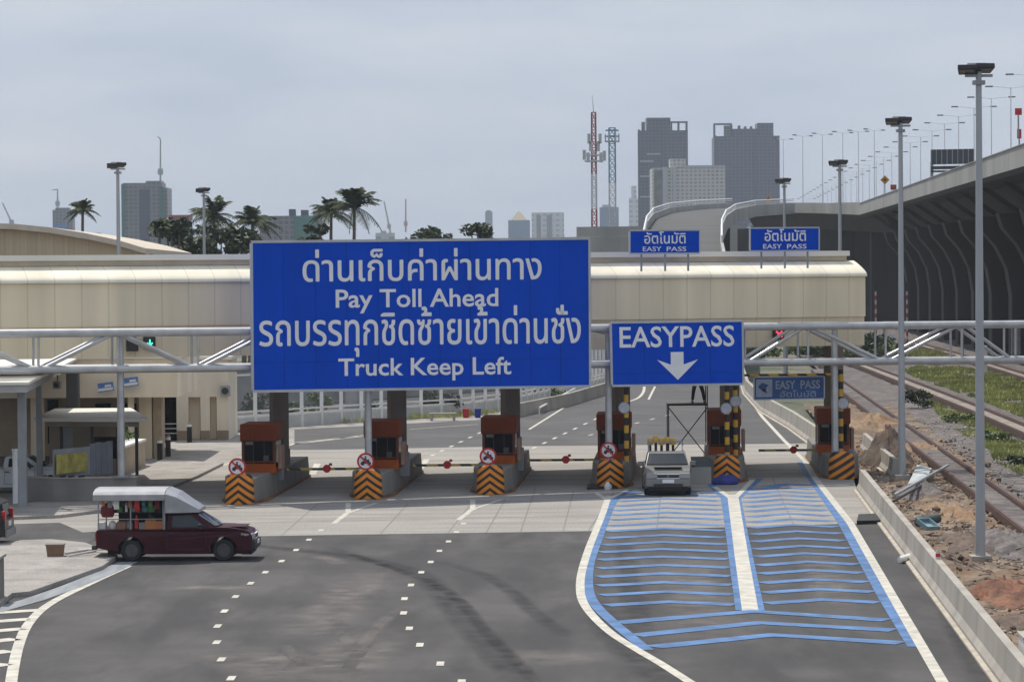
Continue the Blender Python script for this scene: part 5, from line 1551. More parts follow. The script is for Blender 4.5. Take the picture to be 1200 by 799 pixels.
def palm(base, h, fr, label, seed, group=None, nf=16):
    rnd = random.Random(seed)
    r = root('palm_tree', base, 0, label, 'palm tree', group)
    t = MB(); pts = [Vector((math.sin(k / 7 * 1.2) * h * .03, 0, h * k / 7)) for k in range(8)]
    for k, (a, b) in enumerate(zip(pts, pts[1:])): t.tube(a, b, .2 - .012 * k, .19 - .012 * k, 8)
    t.build('trunk', M_bark, r)
    top = pts[-1]; c = MB()
    for k in range(nf):
        az = 2 * math.pi * k / nf + rnd.uniform(-.2, .2); el = R(rnd.uniform(-15, 80)); ln = fr * rnd.uniform(.8, 1.1)
        dh = Vector((math.cos(az), math.sin(az), 0)); prev = None
        ns = 9
        for j in range(ns + 1):
            s = j / ns
            p = top + dh * (ln * s * math.cos(el) * (1 - .12 * s)) + Vector((0, 0, ln * (s * math.sin(el) - .5 * s * s)))
            if prev is not None:
                tng = (p - prev).normalized(); sd_ = tng.cross(Vector((0, 0, 1))).normalized()
                wl = fr * .17 * math.sin(math.pi * min(1, .15 + s * .85)) + .05
                for sg in (-1, 1):
                    for q in (0, .5):
                        bs = prev.lerp(p, q); tip = bs + sd_ * sg * wl + tng * wl * .7 - Vector((0, 0, wl * rnd.uniform(.3, .7)))
                        c.add([bs, bs + tng * .13, tip + tng * .03, tip], [(0, 1, 2, 3)])
                c.bar(prev, p, .05, .04)
            prev = p
    c.build('crown', M_leafC, r, fixn=False)
    return r
def on(px, D): 
    p = A(px, 300, D); p.z = -.3; return p
def hz(px, py, D): return A(px, py, D).z + .3
for px, py, D, fr, lab, sd_ in [(92, 243, 260, 1.9, 'lone small palm above the curved warehouse roof', 1), (246, 250, 250, 3.3, 'palm in front of the dark trees behind a floodlight pole', 2), (291, 258, 240, 3.0, 'palm at the left shoulder of the big sign', 3),
                             (383, 246, 245, 2.6, 'smaller palm, left of the tall pair above the big sign', 4), (410, 240, 240, 3.5, 'tallest palm with drooping fronds above the big sign', 5), (182, 264, 230, 1.3, 'thin small palm beside the unfinished tower', 6)]:
    palm(on(px, D), hz(px, py + 3, D), fr, lab, sd_, 'palm trees behind the plaza', 30)
for px, py, D, rad, lab, sd_, n in [(207, 256, 235, 2.3, 'broad dark tree right of the unfinished tower', 11, 1500), (255, 264, 225, 2.4, 'dense dark tree below the palm on the left', 12, 1500), (284, 269, 222, 2.2, 'dense dark tree touching the left edge of the big sign', 13, 1500),
                                (228, 276, 220, 1.8, 'low dark tree filling the gap between the larger trees', 14, 1000), (490, 266, 260, 3.0, 'low round tree peeping over the middle of the big sign', 15, 1400), (512, 270, 262, 1.5, 'small tree right beside the low round tree', 16, 800), (562, 261, 265, 1.6, 'small square tree above the right part of the big sign', 17, 1100), (372, 262, 250, 1.6, 'green bush under the smaller palm', 18, 900), (170, 283, 228, .9, 'slim green shrub under the thin small palm', 19, 500)]:
    bush_tree(on(px, D), hz(px, py, D), rad, lab, sd_, n=n, size=.26, group='trees behind the plaza')
# shrubs by the tracks
for px, py, hpx, rad, lab, sd_, m_, n in [(1022, 424, 34, 2.6, 'dark shrub behind the right end of the canopy', 31, M_leafA, 1800), (1040, 426, 26, 2.2, 'green shrub behind the white square track sign', 32, M_leafB, 1500), (1078, 428, 14, 2.6, 'low dark shrub under the gantry beside the second track', 33, M_leafA, 1500), (1008, 424, 20, 2.0, 'yellow green shrub at the corner of the canopy', 34, M_leafB, 1200),
                                  (1076, 479, 22, 1.0, 'small dark bush between the first two tracks', 35, M_leafA, 900), (1128, 495, 12, .9, 'low green bush in the gravel between tracks', 36, M_leafB, 600), (1195, 548, 14, .7, 'dark bush at the right edge beside the near track', 37, M_leafA, 500), (890, 424, 20, 2.5, 'shrubs behind the red lane signal', 38, M_leafB, 1200), (1140, 580, 9, .45, 'small green weed beside the nearest pole', 39, M_leafB, 350), (1118, 497, 6, .6, 'weed tuft in gravel beyond the rubble', 40, M_leafB, 300),
                                  (1165, 520, 16, 1.1, 'straggly weed clump right of the nearest pole', 41, M_leafB, 700), (950, 420, 24, 3.0, 'wide shrub seen below the canopy near the tracks', 42, M_leafB, 1500)]:
    p = G(px, py, 0); bush_tree((p.x, p.y, .1), hpx * p.y / F, rad, lab, sd_, m_, n, .11 if rad < 1.5 else .2, name='shrub', cat='shrub', trunk_h=.12, group='shrubs along the tracks')
# grass
def grass_patch(poly, n, h0, seed, mb):
    rnd = random.Random(seed)
    P = [G(x, y, 0) for x, y in poly]
    xs_ = [p.x for p in P]; ys_ = [p.y for p in P]
    def inside(x, y):
        c = False; j = len(P) - 1
        for i in range(len(P)):
            if (P[i].y > y) != (P[j].y > y) and x < (P[j].x - P[i].x) * (y - P[i].y) / (P[j].y - P[i].y) + P[i].x: c = not c
            j = i
        return c
    from mathutils import noise as N
    k = 0; tries = 0
    while k < n and tries < n * 12:
        tries += 1
        x, y = rnd.uniform(min(xs_), max(xs_)), rnd.uniform(min(ys_), max(ys_))
        if not inside(x, y) or N.noise(Vector((x * .4, y * .25, 3))) < -.15: continue
        k += 1
        h = h0 * rnd.uniform(.5, 1.4); a = rnd.random() * 6.28; wd = h * .28
        d = Vector((math.cos(a), math.sin(a), 0)); l = Vector((rnd.gauss(0, .3), rnd.gauss(0, .3), 1)) * h
        b = Vector((x, y, .08))
        mb.add([b - d * wd, b + d * wd, b + l], [(0, 1, 2)])
mb = MB()
grass_patch([(1055, 436), (1080, 447), (1142, 468), (1200, 492), (1215, 470), (1200, 448), (1160, 438), (1120, 432), (1080, 431)], 16000, .24, 1, mb)
grass_patch([(1085, 470), (1142, 490), (1200, 522), (1200, 545), (1160, 530), (1110, 502)], 4500, .17, 2, mb)
grass_patch([(1000, 412), (1100, 412), (1130, 424), (1040, 424)], 4500, .3, 3, mb)
grass_patch([(1150, 500), (1200, 530), (1200, 560), (1165, 545)], 1500, .18, 4, mb)
grass_patch([(1095, 555), (1130, 580), (1150, 592), (1130, 570)], 700, .13, 5, mb)
tag(mb.build('grass', M_grass, fixn=False), 'green weeds and grass growing between the railway tracks', 'grass', kind='stuff')
mb = MB()
grass_patch([(400, 497), (560, 489), (600, 482), (560, 484), (400, 492)], 700, .25, 6, mb)
tag(mb.build('grass', M_grass, fixn=False), 'thin grass strip in front of the white fence', 'grass', kind='stuff')

# ------------------------------------------------------------------ rubble and trackside objects on the right
def rock(mb, c, s, rnd):
    vs = []
    ico = [(0, 0, 1), (.9, 0, .4), (.28, .85, .4), (-.72, .53, .4), (-.72, -.53, .4), (.28, -.85, .4), (.72, .53, -.4), (-.28, .85, -.4), (-.9, 0, -.4), (-.28, -.85, -.4), (.72, -.53, -.4), (0, 0, -1)]
    q = Matrix.Rotation(rnd.random() * 6.28, 3, 'Z')
    for v in ico: vs.append(Vector(c) + q @ Vector(v) * s * rnd.uniform(.7, 1.2))
    mb.add(vs, [(0, 1, 2), (0, 2, 3), (0, 3, 4), (0, 4, 5), (0, 5, 1), (1, 6, 2), (2, 7, 3), (3, 8, 4), (4, 9, 5), (5, 10, 1), (6, 7, 2), (7, 8, 3), (8, 9, 4), (9, 10, 5), (10, 6, 1), (11, 7, 6), (11, 8, 7), (11, 9, 8), (11, 10, 9), (11, 6, 10)])
rnd = random.Random(5)
mb = MB()
for k in range(2200):
    y = rnd.uniform(62, 150); x = wx(y) + rnd.uniform(.7, 5.0 + (y - 63) * .02)
    s = rnd.uniform(.025, .08) * (2.2 if rnd.random() < .05 else 1)
    rock(mb, (x, y, .12 + hterrain(x, y)), s, rnd)
tag(mb.build('rubble', M_dirt), 'loose stones and lumps of earth strewn over the dirt verge', 'rubble', kind='stuff')
mb = MB()
for k in range(4200):
    y = rnd.uniform(62, 170); x = wx(y) + rnd.uniform(.8, 9) + (rnd.uniform(3, 8) if k > 1600 else 0)
    rock(mb, (x, y, .12 + hterrain(x, y)), rnd.uniform(.02, .07) * (1.8 if rnd.random() < .04 else 1), rnd)
tag(mb.build('rubble', mat('pale_stone', (.38, .35, .31), var=.3)), 'pale broken concrete chips strewn over the dirt verge', 'rubble', kind='stuff')
mb = MB()
for k in range(260):
    y = rnd.uniform(62, 135); x = wx(y) + rnd.uniform(.8, 5); a = rnd.random() * 3.14; ln = rnd.uniform(.15, .6)
    z = .2 + hterrain(x, y); d = Vector((math.cos(a), math.sin(a), rnd.uniform(-.2, .4))) * ln
    mb.bar(Vector((x, y, z)) - d * .5, Vector((x, y, z)) + d * .5, rnd.uniform(.02, .07), .02)
tag(mb.build('litter', mat('wood_litter', (.2, .16, .12), var=.6, scale=2)), 'broken sticks and scraps of board scattered over the dirt verge', 'litter', kind='stuff')
def mound(px, py, rx, ry, h, m, label, seed, name='earth_mound', cat='earth mound'):
    c = G(px, py, 0); rnd = random.Random(seed); mb = MB(); vs = [(c.x, c.y, h)]; n, k = 56, 16
    from mathutils import noise as N
    for j in range(1, k + 1):
        for i in range(n):
            a = 2 * math.pi * i / n; q = j / k * (1 + .2 * math.sin(2 * a + seed) + .1 * math.sin(5 * a))
            x, y = c.x + rx * q * math.cos(a), c.y + ry * q * math.sin(a)
            z = h * max(0, 1 - (j / k) ** 1.5) * (1 + .45 * N.noise(Vector((x * 1.1, y * .7, seed)))) + (.1 + .1 * h) * (N.noise(Vector((x * 2.2, y * 1.6, seed))) + .6 * N.noise(Vector((x * 5, y * 4, seed))) + .35 * N.noise(Vector((x * 11, y * 9, seed))))
            vs.append((x, y, max(z, -.02) if j < k else -.05))
    fs = [(0, 1 + i, 1 + (i + 1) % n) for i in range(n)]
    for j in range(k - 1):
        for i in range(n): fs.append((1 + j * n + i, 1 + (j + 1) * n + i, 1 + (j + 1) * n + (i + 1) % n, 1 + j * n + (i + 1) % n))
    mb.add(vs, fs)
    return tag(mb.build(name, m, smooth=True), label, cat, 'heaps of earth on the verge')
M_sand = ground_mat('sandy_soil', [(.28, .165, .09), (.2, .135, .09), (.32, .23, .15)], (.4, 1.2, 6), bump=1, bscale=4)
M_dark_soil = ground_mat('dark_soil', [(.14, .105, .085), (.2, .14, .1), (.1, .08, .07)], (.5, 1.6, 7), bump=1, bscale=4)
M_redsoil = ground_mat('red_soil', [(.2, .09, .055), (.26, .13, .08), (.13, .07, .05)], (.5, 1.6, 8), bump=1, bscale=5)
mound(1020, 505, 2.2, 5, .85, M_sand, 'sandy orange earth mound beside the rightmost booth', 1)
mound(1041, 545, 1.05, 3.0, 1.35, M_dark_soil, 'steep dark earth mound behind the short barrier stub', 2)
mound(1070, 530, 1.6, 5, .5, M_sand, 'low sandy mound between the pole and the near track', 3)
mound(1110, 605, 1.1, 3.5, .42, M_sand, 'low orange mound behind the light blue crate', 4)
mound(1130, 640, 1.2, 3.0, .35, M_dark_soil, 'low dark mound left of the nearest pole base', 5)
mound(1180, 700, 1.1, 3.2, .5, M_redsoil, 'reddish earth mound near the right edge', 6)
mound(1190, 735, .8, 2.2, .35, M_dark_soil, 'dark earth mound at the lower right edge behind the barrier', 7)
mound(1078, 580, 1.1, 3.0, .4, M_gravel, 'grey gravel mound beside the long barrier', 8)
mound(1185, 640, 1.6, 5, .4, M_gravel, 'gravel mound right of the nearest pole', 9)
# white sheet, rods, crate, bottle
P = [G(1064, 568, .32), G(1075, 545, .5), G(1092, 549, .5), G(1085, 563, .3)]
q = MB(); q.prism(P, (0, .03, .03)); tag(q.build('metal_sheet', mat('white_sheet', (.42, .45, .45), var=.25, scale=3)), 'pale white metal sheet lying on the rubble by the second pole', 'metal sheet')
q = MB(); q.tube(G(1048, 580, .35), G(1111, 545, .7), .06, .06, 8); tag(q.build('steel_rod', M_galv), 'long pale steel pipe resting on the rubble below the white sheet', 'pipe')
q = MB(); q.tube(G(1045, 588, .3), G(1085, 566, .4), .05, .05, 8); tag(q.build('steel_rod', M_dark), 'dark bar lying on the rubble next to the barrier', 'bar')
r = root('plastic_crate', G(1086, 618, .3), R(25), 'light blue plastic crate tipped on the dirt behind the barrier', 'crate'); r.scale = (.75, .9, .6)
q = MB(); M = Matrix.Rotation(R(28), 3, 'X')
mc = mat('crate_blue', (.24, .36, .4), var=.12)
q.box((0, 0, .1), (.62, .8, .05), rot=M); q.build('bottom', mc, r)
for i, (c, d) in enumerate((((-.3, 0, .22), (.03, .8, .25)), ((.3, 0, .22), (.03, .8, .25)), ((0, -.4, .22), (.6, .03, .25)), ((0, .4, .22), (.6, .03, .25)))):
    q = MB(); q.box(M @ (Vector(c) - Vector((0, 0, .1))) + Vector((0, 0, .1)), d, rot=M); q.build('side_panel', mc, r)
q = MB(); q.tube(G(1076, 612, .35), G(1099, 607, .42), .16, .16, 10); tag(q.build('rubble_sack', mat('dark_sack', (.05, .06, .055), var=.4), smooth=True), 'dark crumpled sack behind the light blue crate', 'sack')
b = G(1096, 652, 0); b.z = .9
r = root('bottle', b, 0, 'small red and white bottle standing on the barrier top', 'bottle')
b2 = G(1093, 652, .0)
b.y = 81.0; b.x = wx(b.y) + .24
r.location = (b.x, b.y, .842)
MB().loft([[(rr * math.cos(2 * math.pi * i / 12), rr * math.sin(2 * math.pi * i / 12), z) for i in range(12)] for z, rr in ((0, .06), (.2, .06), (.26, .025), (.32, .025))]).build('body', mat('bottle_white', (.6, .5, .5)), r, smooth=True)
MB().tube((0, 0, .06), (0, 0, .15), .063, .063, 12).build('wrapper', M_red, r)
# trackside posts and sign
p = G(1046, 421, 0)
r = root('track_sign', p, 0, 'white square track sign on a thin post before the green shrubs', 'track sign')
zc = A(1046, 396, p.y).z
MB().box((0, 0, zc), (.62, .04, .62)).build('plate', M_whitepaint, r); MB().tube((0, .05, -.1), (0, .05, zc), .045, .045, 8).build('post', M_grey, r)
for px, yb, yt, wd, lab in [(1153, 441, 405, .5, 'pale concrete marker post left of the nearest pole behind the grass'), (1128, 422, 385, .2, 'slim grey post right of the middle of the tracks'), (1036, 422, 380, .2, 'slim grey post left of the white square track sign'), (1194, 428, 380, .28, 'slim grey post near the right edge under the viaduct'), (1187, 428, 380, .22, 'thinner grey post just left of the one at the right edge'), (922, 440, 395, .18, 'slim grey post below the red lane signal')]:
    p = G(px, yb, 0); z_ = A(px, yt, p.y).z
    r = root('track_post', (p.x, p.y, 0), 0, lab, 'post')
    MB().box((0, 0, z_ / 2), (wd, wd, z_)).build('shaft', M_whitepaint if px == 1153 else M_grey, r, bevel=.02)
    MB().box((0, 0, .12), (wd * 1.8, wd * 1.8, .34)).build('footing', M_wallconc, r)
for px, lab in [(1026.5, 'left of two red and white banded marker poles under the viaduct'), (1063, 'right of two red and white banded marker poles under the viaduct')]:
    p = A(px, 380, 300); p.z = 0
    r = root('marker_pole', p, 0, lab, 'marker pole')
    zt_ = A(px, 336, 300).z
    MB().tube((0, 0, 0), (0, 0, zt_), .1, .1, 8).build('pole', stripe_mat('pole_bands_' + str(int(px)), (.35, .03, .03), (.5, .5, .5), .9, 0), r)
    MB().box((0, -.1, zt_), (.5, .1, .9)).build('signal_head', M_dark, r)

# ------------------------------------------------------------------ white fence beyond the plaza, with posts and frames
fpx = [(268, 505), (330, 501), (400, 496), (470, 491.5), (540, 487), (610, 478), (680, 462), (740, 445)]
FPt = [G(x, y, 0) for x, y in fpx]
fr_ = root('fence', FPt[0], 0, 'tall white framed fence with mesh panels beyond the plaza', 'fence')
M_mesh = bpy.data.materials.new('mesh_panel'); M_mesh.use_nodes = True
bb = M_mesh.node_tree.nodes['Principled BSDF']; bb.inputs['Base Color'].default_value = (.42, .43, .44, 1); bb.inputs['Alpha'].default_value = .16; bb.inputs['Roughness'].default_value = .4
tot = []
for a, b in zip(FPt, FPt[1:]):
    n_ = max(1, round((b - a).length / 1.9))
    for k in range(n_): tot.append((a.lerp(b, k / n_), a.lerp(b, (k + 1) / n_)))
fh = 3.1
rls = {z: MB(FPt[0]) for z in (.75, 1.0, fh - .06)}; wm = MB(FPt[0])
for a, b in tot:
    pm_ = MB(FPt[0]); pm_.box(a + Vector((0, 0, fh / 2)), (.2, .2, fh)); po = pm_.build('post', M_whitepaint, fr_)
    for z, rl in rls.items(): rl.bar(a + Vector((0, 0, z)), b + Vector((0, 0, z)), .07, .09)
    u = (b - a).normalized()
    wm.add([a + u * .12 + Vector((0, 0, 1.06)), b - u * .12 + Vector((0, 0, 1.06)), b - u * .12 + Vector((0, 0, fh - .12)), a + u * .12 + Vector((0, 0, fh - .12))], [(0, 1, 2, 3)])
for rl in rls.values(): rl.build('rail', M_whitepaint, fr_)
wm.build('mesh_panel', M_mesh, fr_)
lowm = MB(FPt[0])
for a, b in zip(FPt, FPt[1:]): lowm.bar(a + Vector((0, .05, .34)), b + Vector((0, .05, .34)), .14, .68)
lowm.build('low_wall', mat('fence_base', (.5, .5, .48), var=.12), fr_)
# things behind the fence
bw = root('boundary_wall', G(420, 478, 0), 0, 'grey boundary wall standing behind the white fence', 'wall')
a, b = G(200, 486, 0), G(720, 446, 0)
m = MB(bw.location); m.prism([a, b, b + Vector((0, .3, 0)), a + Vector((0, .3, 0))], (0, 0, 2.6)); m.build('wall', mat('grey_block_wall', (.3, .3, .29), var=.25, scale=.5), bw)
m = MB(bw.location); m.prism([a + Vector((0, -.06, 2.6)), b + Vector((0, -.06, 2.6)), b + Vector((0, .36, 2.6)), a + Vector((0, .36, 2.6))], (0, 0, .1)); m.build('coping', M_wallconc, bw)
for k, (px, py, hpx, rad, m_, lab) in enumerate([(300, 494, 34, 1.0, M_leafA, 'slim dark shrub behind the fence left of the leftmost booth'), (376, 494, 34, .9, M_leafB, 'young leafy tree behind the fence above the leftmost boom'), (345, 490, 22, 1.2, M_leafB, 'green shrub behind the second fence bay'), (504, 487, 30, .8, M_leafA, 'thin young tree in front of the wall left of the third booth'), (530, 487, 26, .8, M_leafA, 'bare thin tree left of the red bin'), (425, 489, 22, 1.1, M_leafB, 'shrub behind the fence near the second gantry post'), (640, 470, 18, 1.4, M_leafB, 'low shrub behind the fence right of the third booth')]):
    p = G(px, py, 0); bush_tree((p.x, p.y, 0), hpx * p.y / F, rad, lab, 60 + k, m_, 420, .13, name='shrub', cat='shrub', trunk_h=.4, group='shrubs along the white fence')
def bin_(px, py, m, label):
    p = G(px, py, 0); r = root('wheelie_bin', p, 0, label, 'bin', 'bins by the far fence'); r.scale = (.52,) * 3
    MB().loft([[(-.3, -.3, 0), (.3, -.3, 0), (.3, .3, 0), (-.3, .3, 0)], [(-.38, -.38, .95), (.38, -.38, .95), (.38, .38, .95), (-.38, .38, .95)]]).build('body', m, r, bevel=.03)
    MB().box((0, 0, 1.0), (.84, .84, .09)).build('lid', m, r, bevel=.03)
bin_(546, 489.5, mat('bin_red', (.45, .03, .04)), 'red waste bin standing in front of the white fence')
bin_(560, 489.5, mat('bin_blue', (.02, .04, .28)), 'blue waste bin right of the red one')
p = G(519, 493, 0); r = root('bench', p, 0, 'pale concrete bench left of the red bin', 'bench')
MB().box((0, 0, .42), (1.6, .5, .1)).build('seat', M_wallconc, r, bevel=.02)
for s in (-1, 1): MB().box((s * .65, 0, .185), (.14, .4, .37)).build('leg', M_wallconc, r)
barrier('concrete_barrier', [(600, 489), (660, 476), (715, 459), (745, 446)], 'low pale concrete barrier beside the far road left of the ramp', h=.8)
q = root('handrail', G(620, 486, 0), 0, 'white sloping handrail in front of the far fence', 'handrail')
m = MB(q.location); a, b = A(632, 478, G(632, 486, 0).y), A(674, 455, 205); m.tube(a, b, .07, .07, 8); m.build('rail', M_whitepaint, q)
for t in (0, .5, 1):
    c = a.lerp(b, t); m = MB(q.location); m.tube((c.x, c.y, 0), c, .05, .05, 8); m.build('post', M_whitepaint, q)
# grey cabinet left of the second booth
p = G(420, 490, 0); r = root('utility_cabinet', p, 0, 'large plain grey utility cabinet in the far fence line', 'cabinet')
MB().box((0, 0, 1.25), (1.5, .8, 2.5)).build('body', mat('cabinet_grey', (.3, .31, .33)), r, bevel=.03)
MB().box((0, -.41, 1.2), (.02, .02, 2.2)).build('door_seam', M_dark, r)
MB().box((0, 0, 2.53), (1.6, .9, .06)).build('top', M_grey, r)

# ------------------------------------------------------------------ left side: office, canopies, planter, shed
def lbox(off, px0, px1, D, z0, z1, dep, mb):
    a = A(px0, 500, D).x; b = A(px1, 500, D).x
    mb.box(((a + b) / 2, D + dep / 2, (z0 + z1) / 2), (b - a, dep, z1 - z0))
ob = G(100, 540, 0); ob.z = 0
off = root('toll_office', ob, 0, 'cream single storey toll office with a deep parapet behind the left canopy', 'building')
def opart(name, m, *boxes, bevel=0):
    q = MB(ob)
    for bx in boxes: lbox(None, *bx, q)
    return q.build(name, m, off, bevel=bevel)
opart('parapet', M_beige, (-60, 208, 139, 2.95, 4.75, 9))
opart('roof', M_creamroof, (-60, 209, 138.9, 4.752, 4.9, 9.3))
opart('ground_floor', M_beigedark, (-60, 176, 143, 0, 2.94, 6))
opart('window', M_glass, (56, 68, 142.9, .6, 2.7, .08)); opart('window', M_glass, (95, 105, 142.9, .9, 2.3, .08)); opart('window', M_glass, (112, 130, 142.9, .9, 2.5, .08)); opart('door', M_glass, (146, 160, 142.9, .1, 2.5, .08))
opart('column', M_beige, (36, 50, 139.5, 0, 2.94, .6)); opart('column', M_beige, (150, 156, 139.5, 0, 2.94, .5)); opart('column', M_beige, (163, 178, 140.5, 0, 2.94, .6)); 
# leaning pier
q = MB(ob); a, b = A(181, 543, 140.5), A(190, 543, 140.5); c, d = A(180, 455, 140.5), A(189, 455, 140.5)
a.z = b.z = 0
q.prism([a, b, d, c], (0, .7, 0)); q.build('leaning_column', mat('column_tan', (.38, .31, .23)), off)
# wing with openings
WD = 155.5
opart('wing_wall', M_beige, (189, 192, WD, 0, 4.2, 5), (207, 221, WD, 0, 4.2, 5), (235, 246, WD, 0, 4.2, 5), (254, 268, WD, 0, 4.2, 5), (189, 268, WD + .001, 2.25, 4.2, .6))
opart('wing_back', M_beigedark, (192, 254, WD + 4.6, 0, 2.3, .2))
opart('wing_door', M_glass, (191.5, 207.5, WD + .5, 0.02, 2.24, .1))
opart('wing_niche', M_beige, (222, 234.5, WD + .55, .02, 2.24, .1), (246.5, 253.5, WD + .55, .02, 2.24, .1))
opart('wing_roof', M_creamroof, (186, 272, WD - .3, 4.202, 4.36, 6))
for bx0, bx1 in ((207, 221), (235, 246), (254, 268)): opart('base_course', mat('base_tan', (.27, .2, .14), var=.15), (bx0, bx1, WD - .03, 0, .5, .02))
for z in (.35, .6, .85): opart('guard_rail', M_galv, (191.5, 208, WD - .1, z, z + .05, .05))
# grey lamp on the wing corner
p = A(264, 458, WD - .2); r = root('loudspeaker', p, 0, 'grey box loudspeaker fixed at the corner of the office wing', 'loudspeaker')
MB().box((0, 0, 0), (.5, .3, .55)).build('case', M_grey, r, bevel=.03); MB().box((0, .17, .0), (.1, .1, .1)).build('bracket', M_dark, r); MB().disc((0, -.17, 0), .18, (0, 1, 0), .02).build('grille', M_dark, r)
# parking canopy with grey posts on the far left
pc = A(25, 600, 110); pc.z = 0
pcn = root('parking_canopy', pc, 0, 'flat grey parking canopy on steel posts at the left edge', 'canopy')
q = MB(pc); z_ = 4.42
def cpt(px, D): a = A(px, 450, D); return a
xa, xb, xc = A(-60, 450, 110).x, A(36, 450, 110).x, A(86, 450, 139).x
q.prism([(xa - 2, 109, z_), (xb, 109, z_), (xc, 140, z_), (xa - 6, 140, z_)], (0, 0, .28)); q.build('roof_slab', mat('slab_grey', (.42, .41, .4), var=.1), pcn)
q = MB(pc); q.prism([(xa - 2, 108.9, z_ + .282), (xb + .1, 108.9, z_ + .282), (xc + .1, 140.1, z_ + .282), (xa - 6, 140.1, z_ + .282)], (0, 0, .1)); q.build('roof_cap', M_creamroof, pcn)
for px, D, wd, m_ in [(26, 111, .3, M_grey), (46, 119, .22, M_grey), (86, 136.5, .55, mat('post_grey', (.07, .07, .075)))]:
    a = A(px, 500, D); q = MB(pc); q.box((a.x, D, z_ / 2 - .002), (wd, wd, z_ - .01)); q.build('post', m_, pcn, bevel=.02)
for px, D in ((18, 112.5),):
    p = A(px, 570, D); r = root('bollard', (p.x, D, 0), 0, 'white painted steel post beside the white pickup', 'post', None)
    MB().tube((0, 0, 0), (0, 0, 2.1), .1, .1, 10).build('post', M_whitepaint, r, smooth=True); MB().disc((0, 0, 2.1), .13, (0, 0, 1), .06, 12).build('cap', M_whitepaint, r); MB().box((0, 0, .02), (.5, .5, .04)).build('base', M_whitepaint, r)
def cctv(px, py, D, label, hang):
    p = A(px, py, D); r = root('security_camera', p, 0, label, 'camera')
    MB().box((0, 0, 0), (.3, .5, .3)).build('case', M_grey, r, bevel=.03); MB().disc((0, -.3, 0), .1, (0, 1, 0), .08, 12).build('lens', M_dark, r); MB().tube((0, .1, .1), (0, .1, hang), .03, .03, 6).build('bracket', M_dark, r)
cctv(67, 451, 122, 'grey security camera hanging under the parking canopy', .4)
# shelter with a flat pale roof
sh = A(118, 520, 123); sh.z = 0
shl = root('guard_shelter', sh, 0, 'small guard shelter with a flat pale roof behind the grey panels', 'shelter')
zt_ = 2.78
L0, R0 = A(52, 488, 126).x, A(180, 488, 121).x
q = MB(sh); q.prism([(L0 + .4, 120.5, zt_), (R0, 119.5, zt_), (A(150, 480, 128).x, 129, zt_), (L0, 129, zt_)], (0, 0, .14)); q.build('roof', M_creamroof, shl)
q = MB(sh); q.prism([(L0 + .9, 121, zt_ - .22), (R0 - .5, 120, zt_ - .22), (A(147, 480, 128).x, 128, zt_ - .22), (L0 + .7, 128, zt_ - .22)], (0, 0, .21)); q.build('fascia_beam', M_beigedark, shl)
q = MB(sh); q.box((A(100, 520, 127).x, 127.5, 1.28), (3.2, .2, 2.55)); q.build('back_wall', M_beigedark, shl)
for px, D in ((72, 121.5), (108, 121.5), (138, 121), (160, 121)):
    a = A(px, 500, D); q = MB(sh); q.box((a.x, D, 1.28), (.12, .12, 2.55)); q.build('post', M_dark, shl)
q = MB(sh); a = A(78, 510, 124); q.box((a.x, 124, 1.2), (.45, .3, 2.3)); q.build('door', M_grey, shl)
q = MB(sh); a = A(122, 510, 124); q.box((a.x, 124, 1.5), (1.1, .1, .9)); q.build('window', M_glass, shl)
# low wall with the grey hoarding
wb = A(100, 580, 114); wb.z = 0
lw_ = root('low_wall', wb, 0, 'low dark grey wall carrying the hoarding and gantry post at left', 'wall')
wpts = [(24, 113.5), (62, 113.0), (105, 113.0), (132, 113.1), (160, 113.2)]
q = MB(wb)
ws_ = [Vector((A(x, 580, D).x, D, 0)) for x, D in wpts]
q.loft([[p, p + Vector((0, .9, 0)), p + Vector((0, .9, .985)), p + Vector((0, 0, .985))] for p in ws_]); q.build('wall', mat('wall_dull_grey', (.2, .19, .175), var=.25, scale=.8), lw_)  # plain dark grey, mottled by noise
q = MB(wb); q.loft([[p + Vector((0, -.04, .987)), p + Vector((0, .94, .987)), p + Vector((0, .94, 1.0)), p + Vector((0, -.04, 1.0))] for p in ws_]); q.build('coping', M_wallconc, lw_)
hp = [(62, 113.6), (104, 116.5), (131, 119.5)]
b0 = A(62, 560, 113.6); b0.z = 1.0
hr = root('hoarding', b0, 0, 'grey hoarding panels with a faded yellow banner above the low wall', 'hoarding')
def hpan(p0, p1, z0, z1, th=.06):
    a = Vector((A(p0[0], 560, p0[1]).x, p0[1], 0)); b = Vector((A(p1[0], 560, p1[1]).x, p1[1], 0))
    q = MB(b0); n_ = Vector(((b - a).y, -(b - a).x, 0)).normalized() * th
    q.prism([a + Vector((0, 0, z0)), b + Vector((0, 0, z0)), b + Vector((0, 0, z1)), a + Vector((0, 0, z1))], n_); return q
hpan((62, 113.6), (104.5, 115.6), .95, 2.05).build('panel', mat('hoarding_grey', (.28, .29, .31), var=.1), hr)
hpan((66, 113.5), (102, 115.3), 1.12, 1.86, .03).build('banner', mat('yellow_banner', (.42, .36, .09), var=.35, scale=2.5), hr)
for k, (x0, x1) in enumerate(((105, 111), (111.5, 117.5), (118, 124), (124.5, 131))): hpan((x0, 115.6 + k * .35), (x1, 115.95 + k * .35), .9, 2.15 + .03 * (k % 2)).build('panel', mat('hoarding_slate', (.2, .215, .235), var=.15), hr)
for x in (70, 80, 92): hpan((x, 113.4), (x + 6, 113.7), .99, 1.08, .05).build('foot', M_dark, hr)
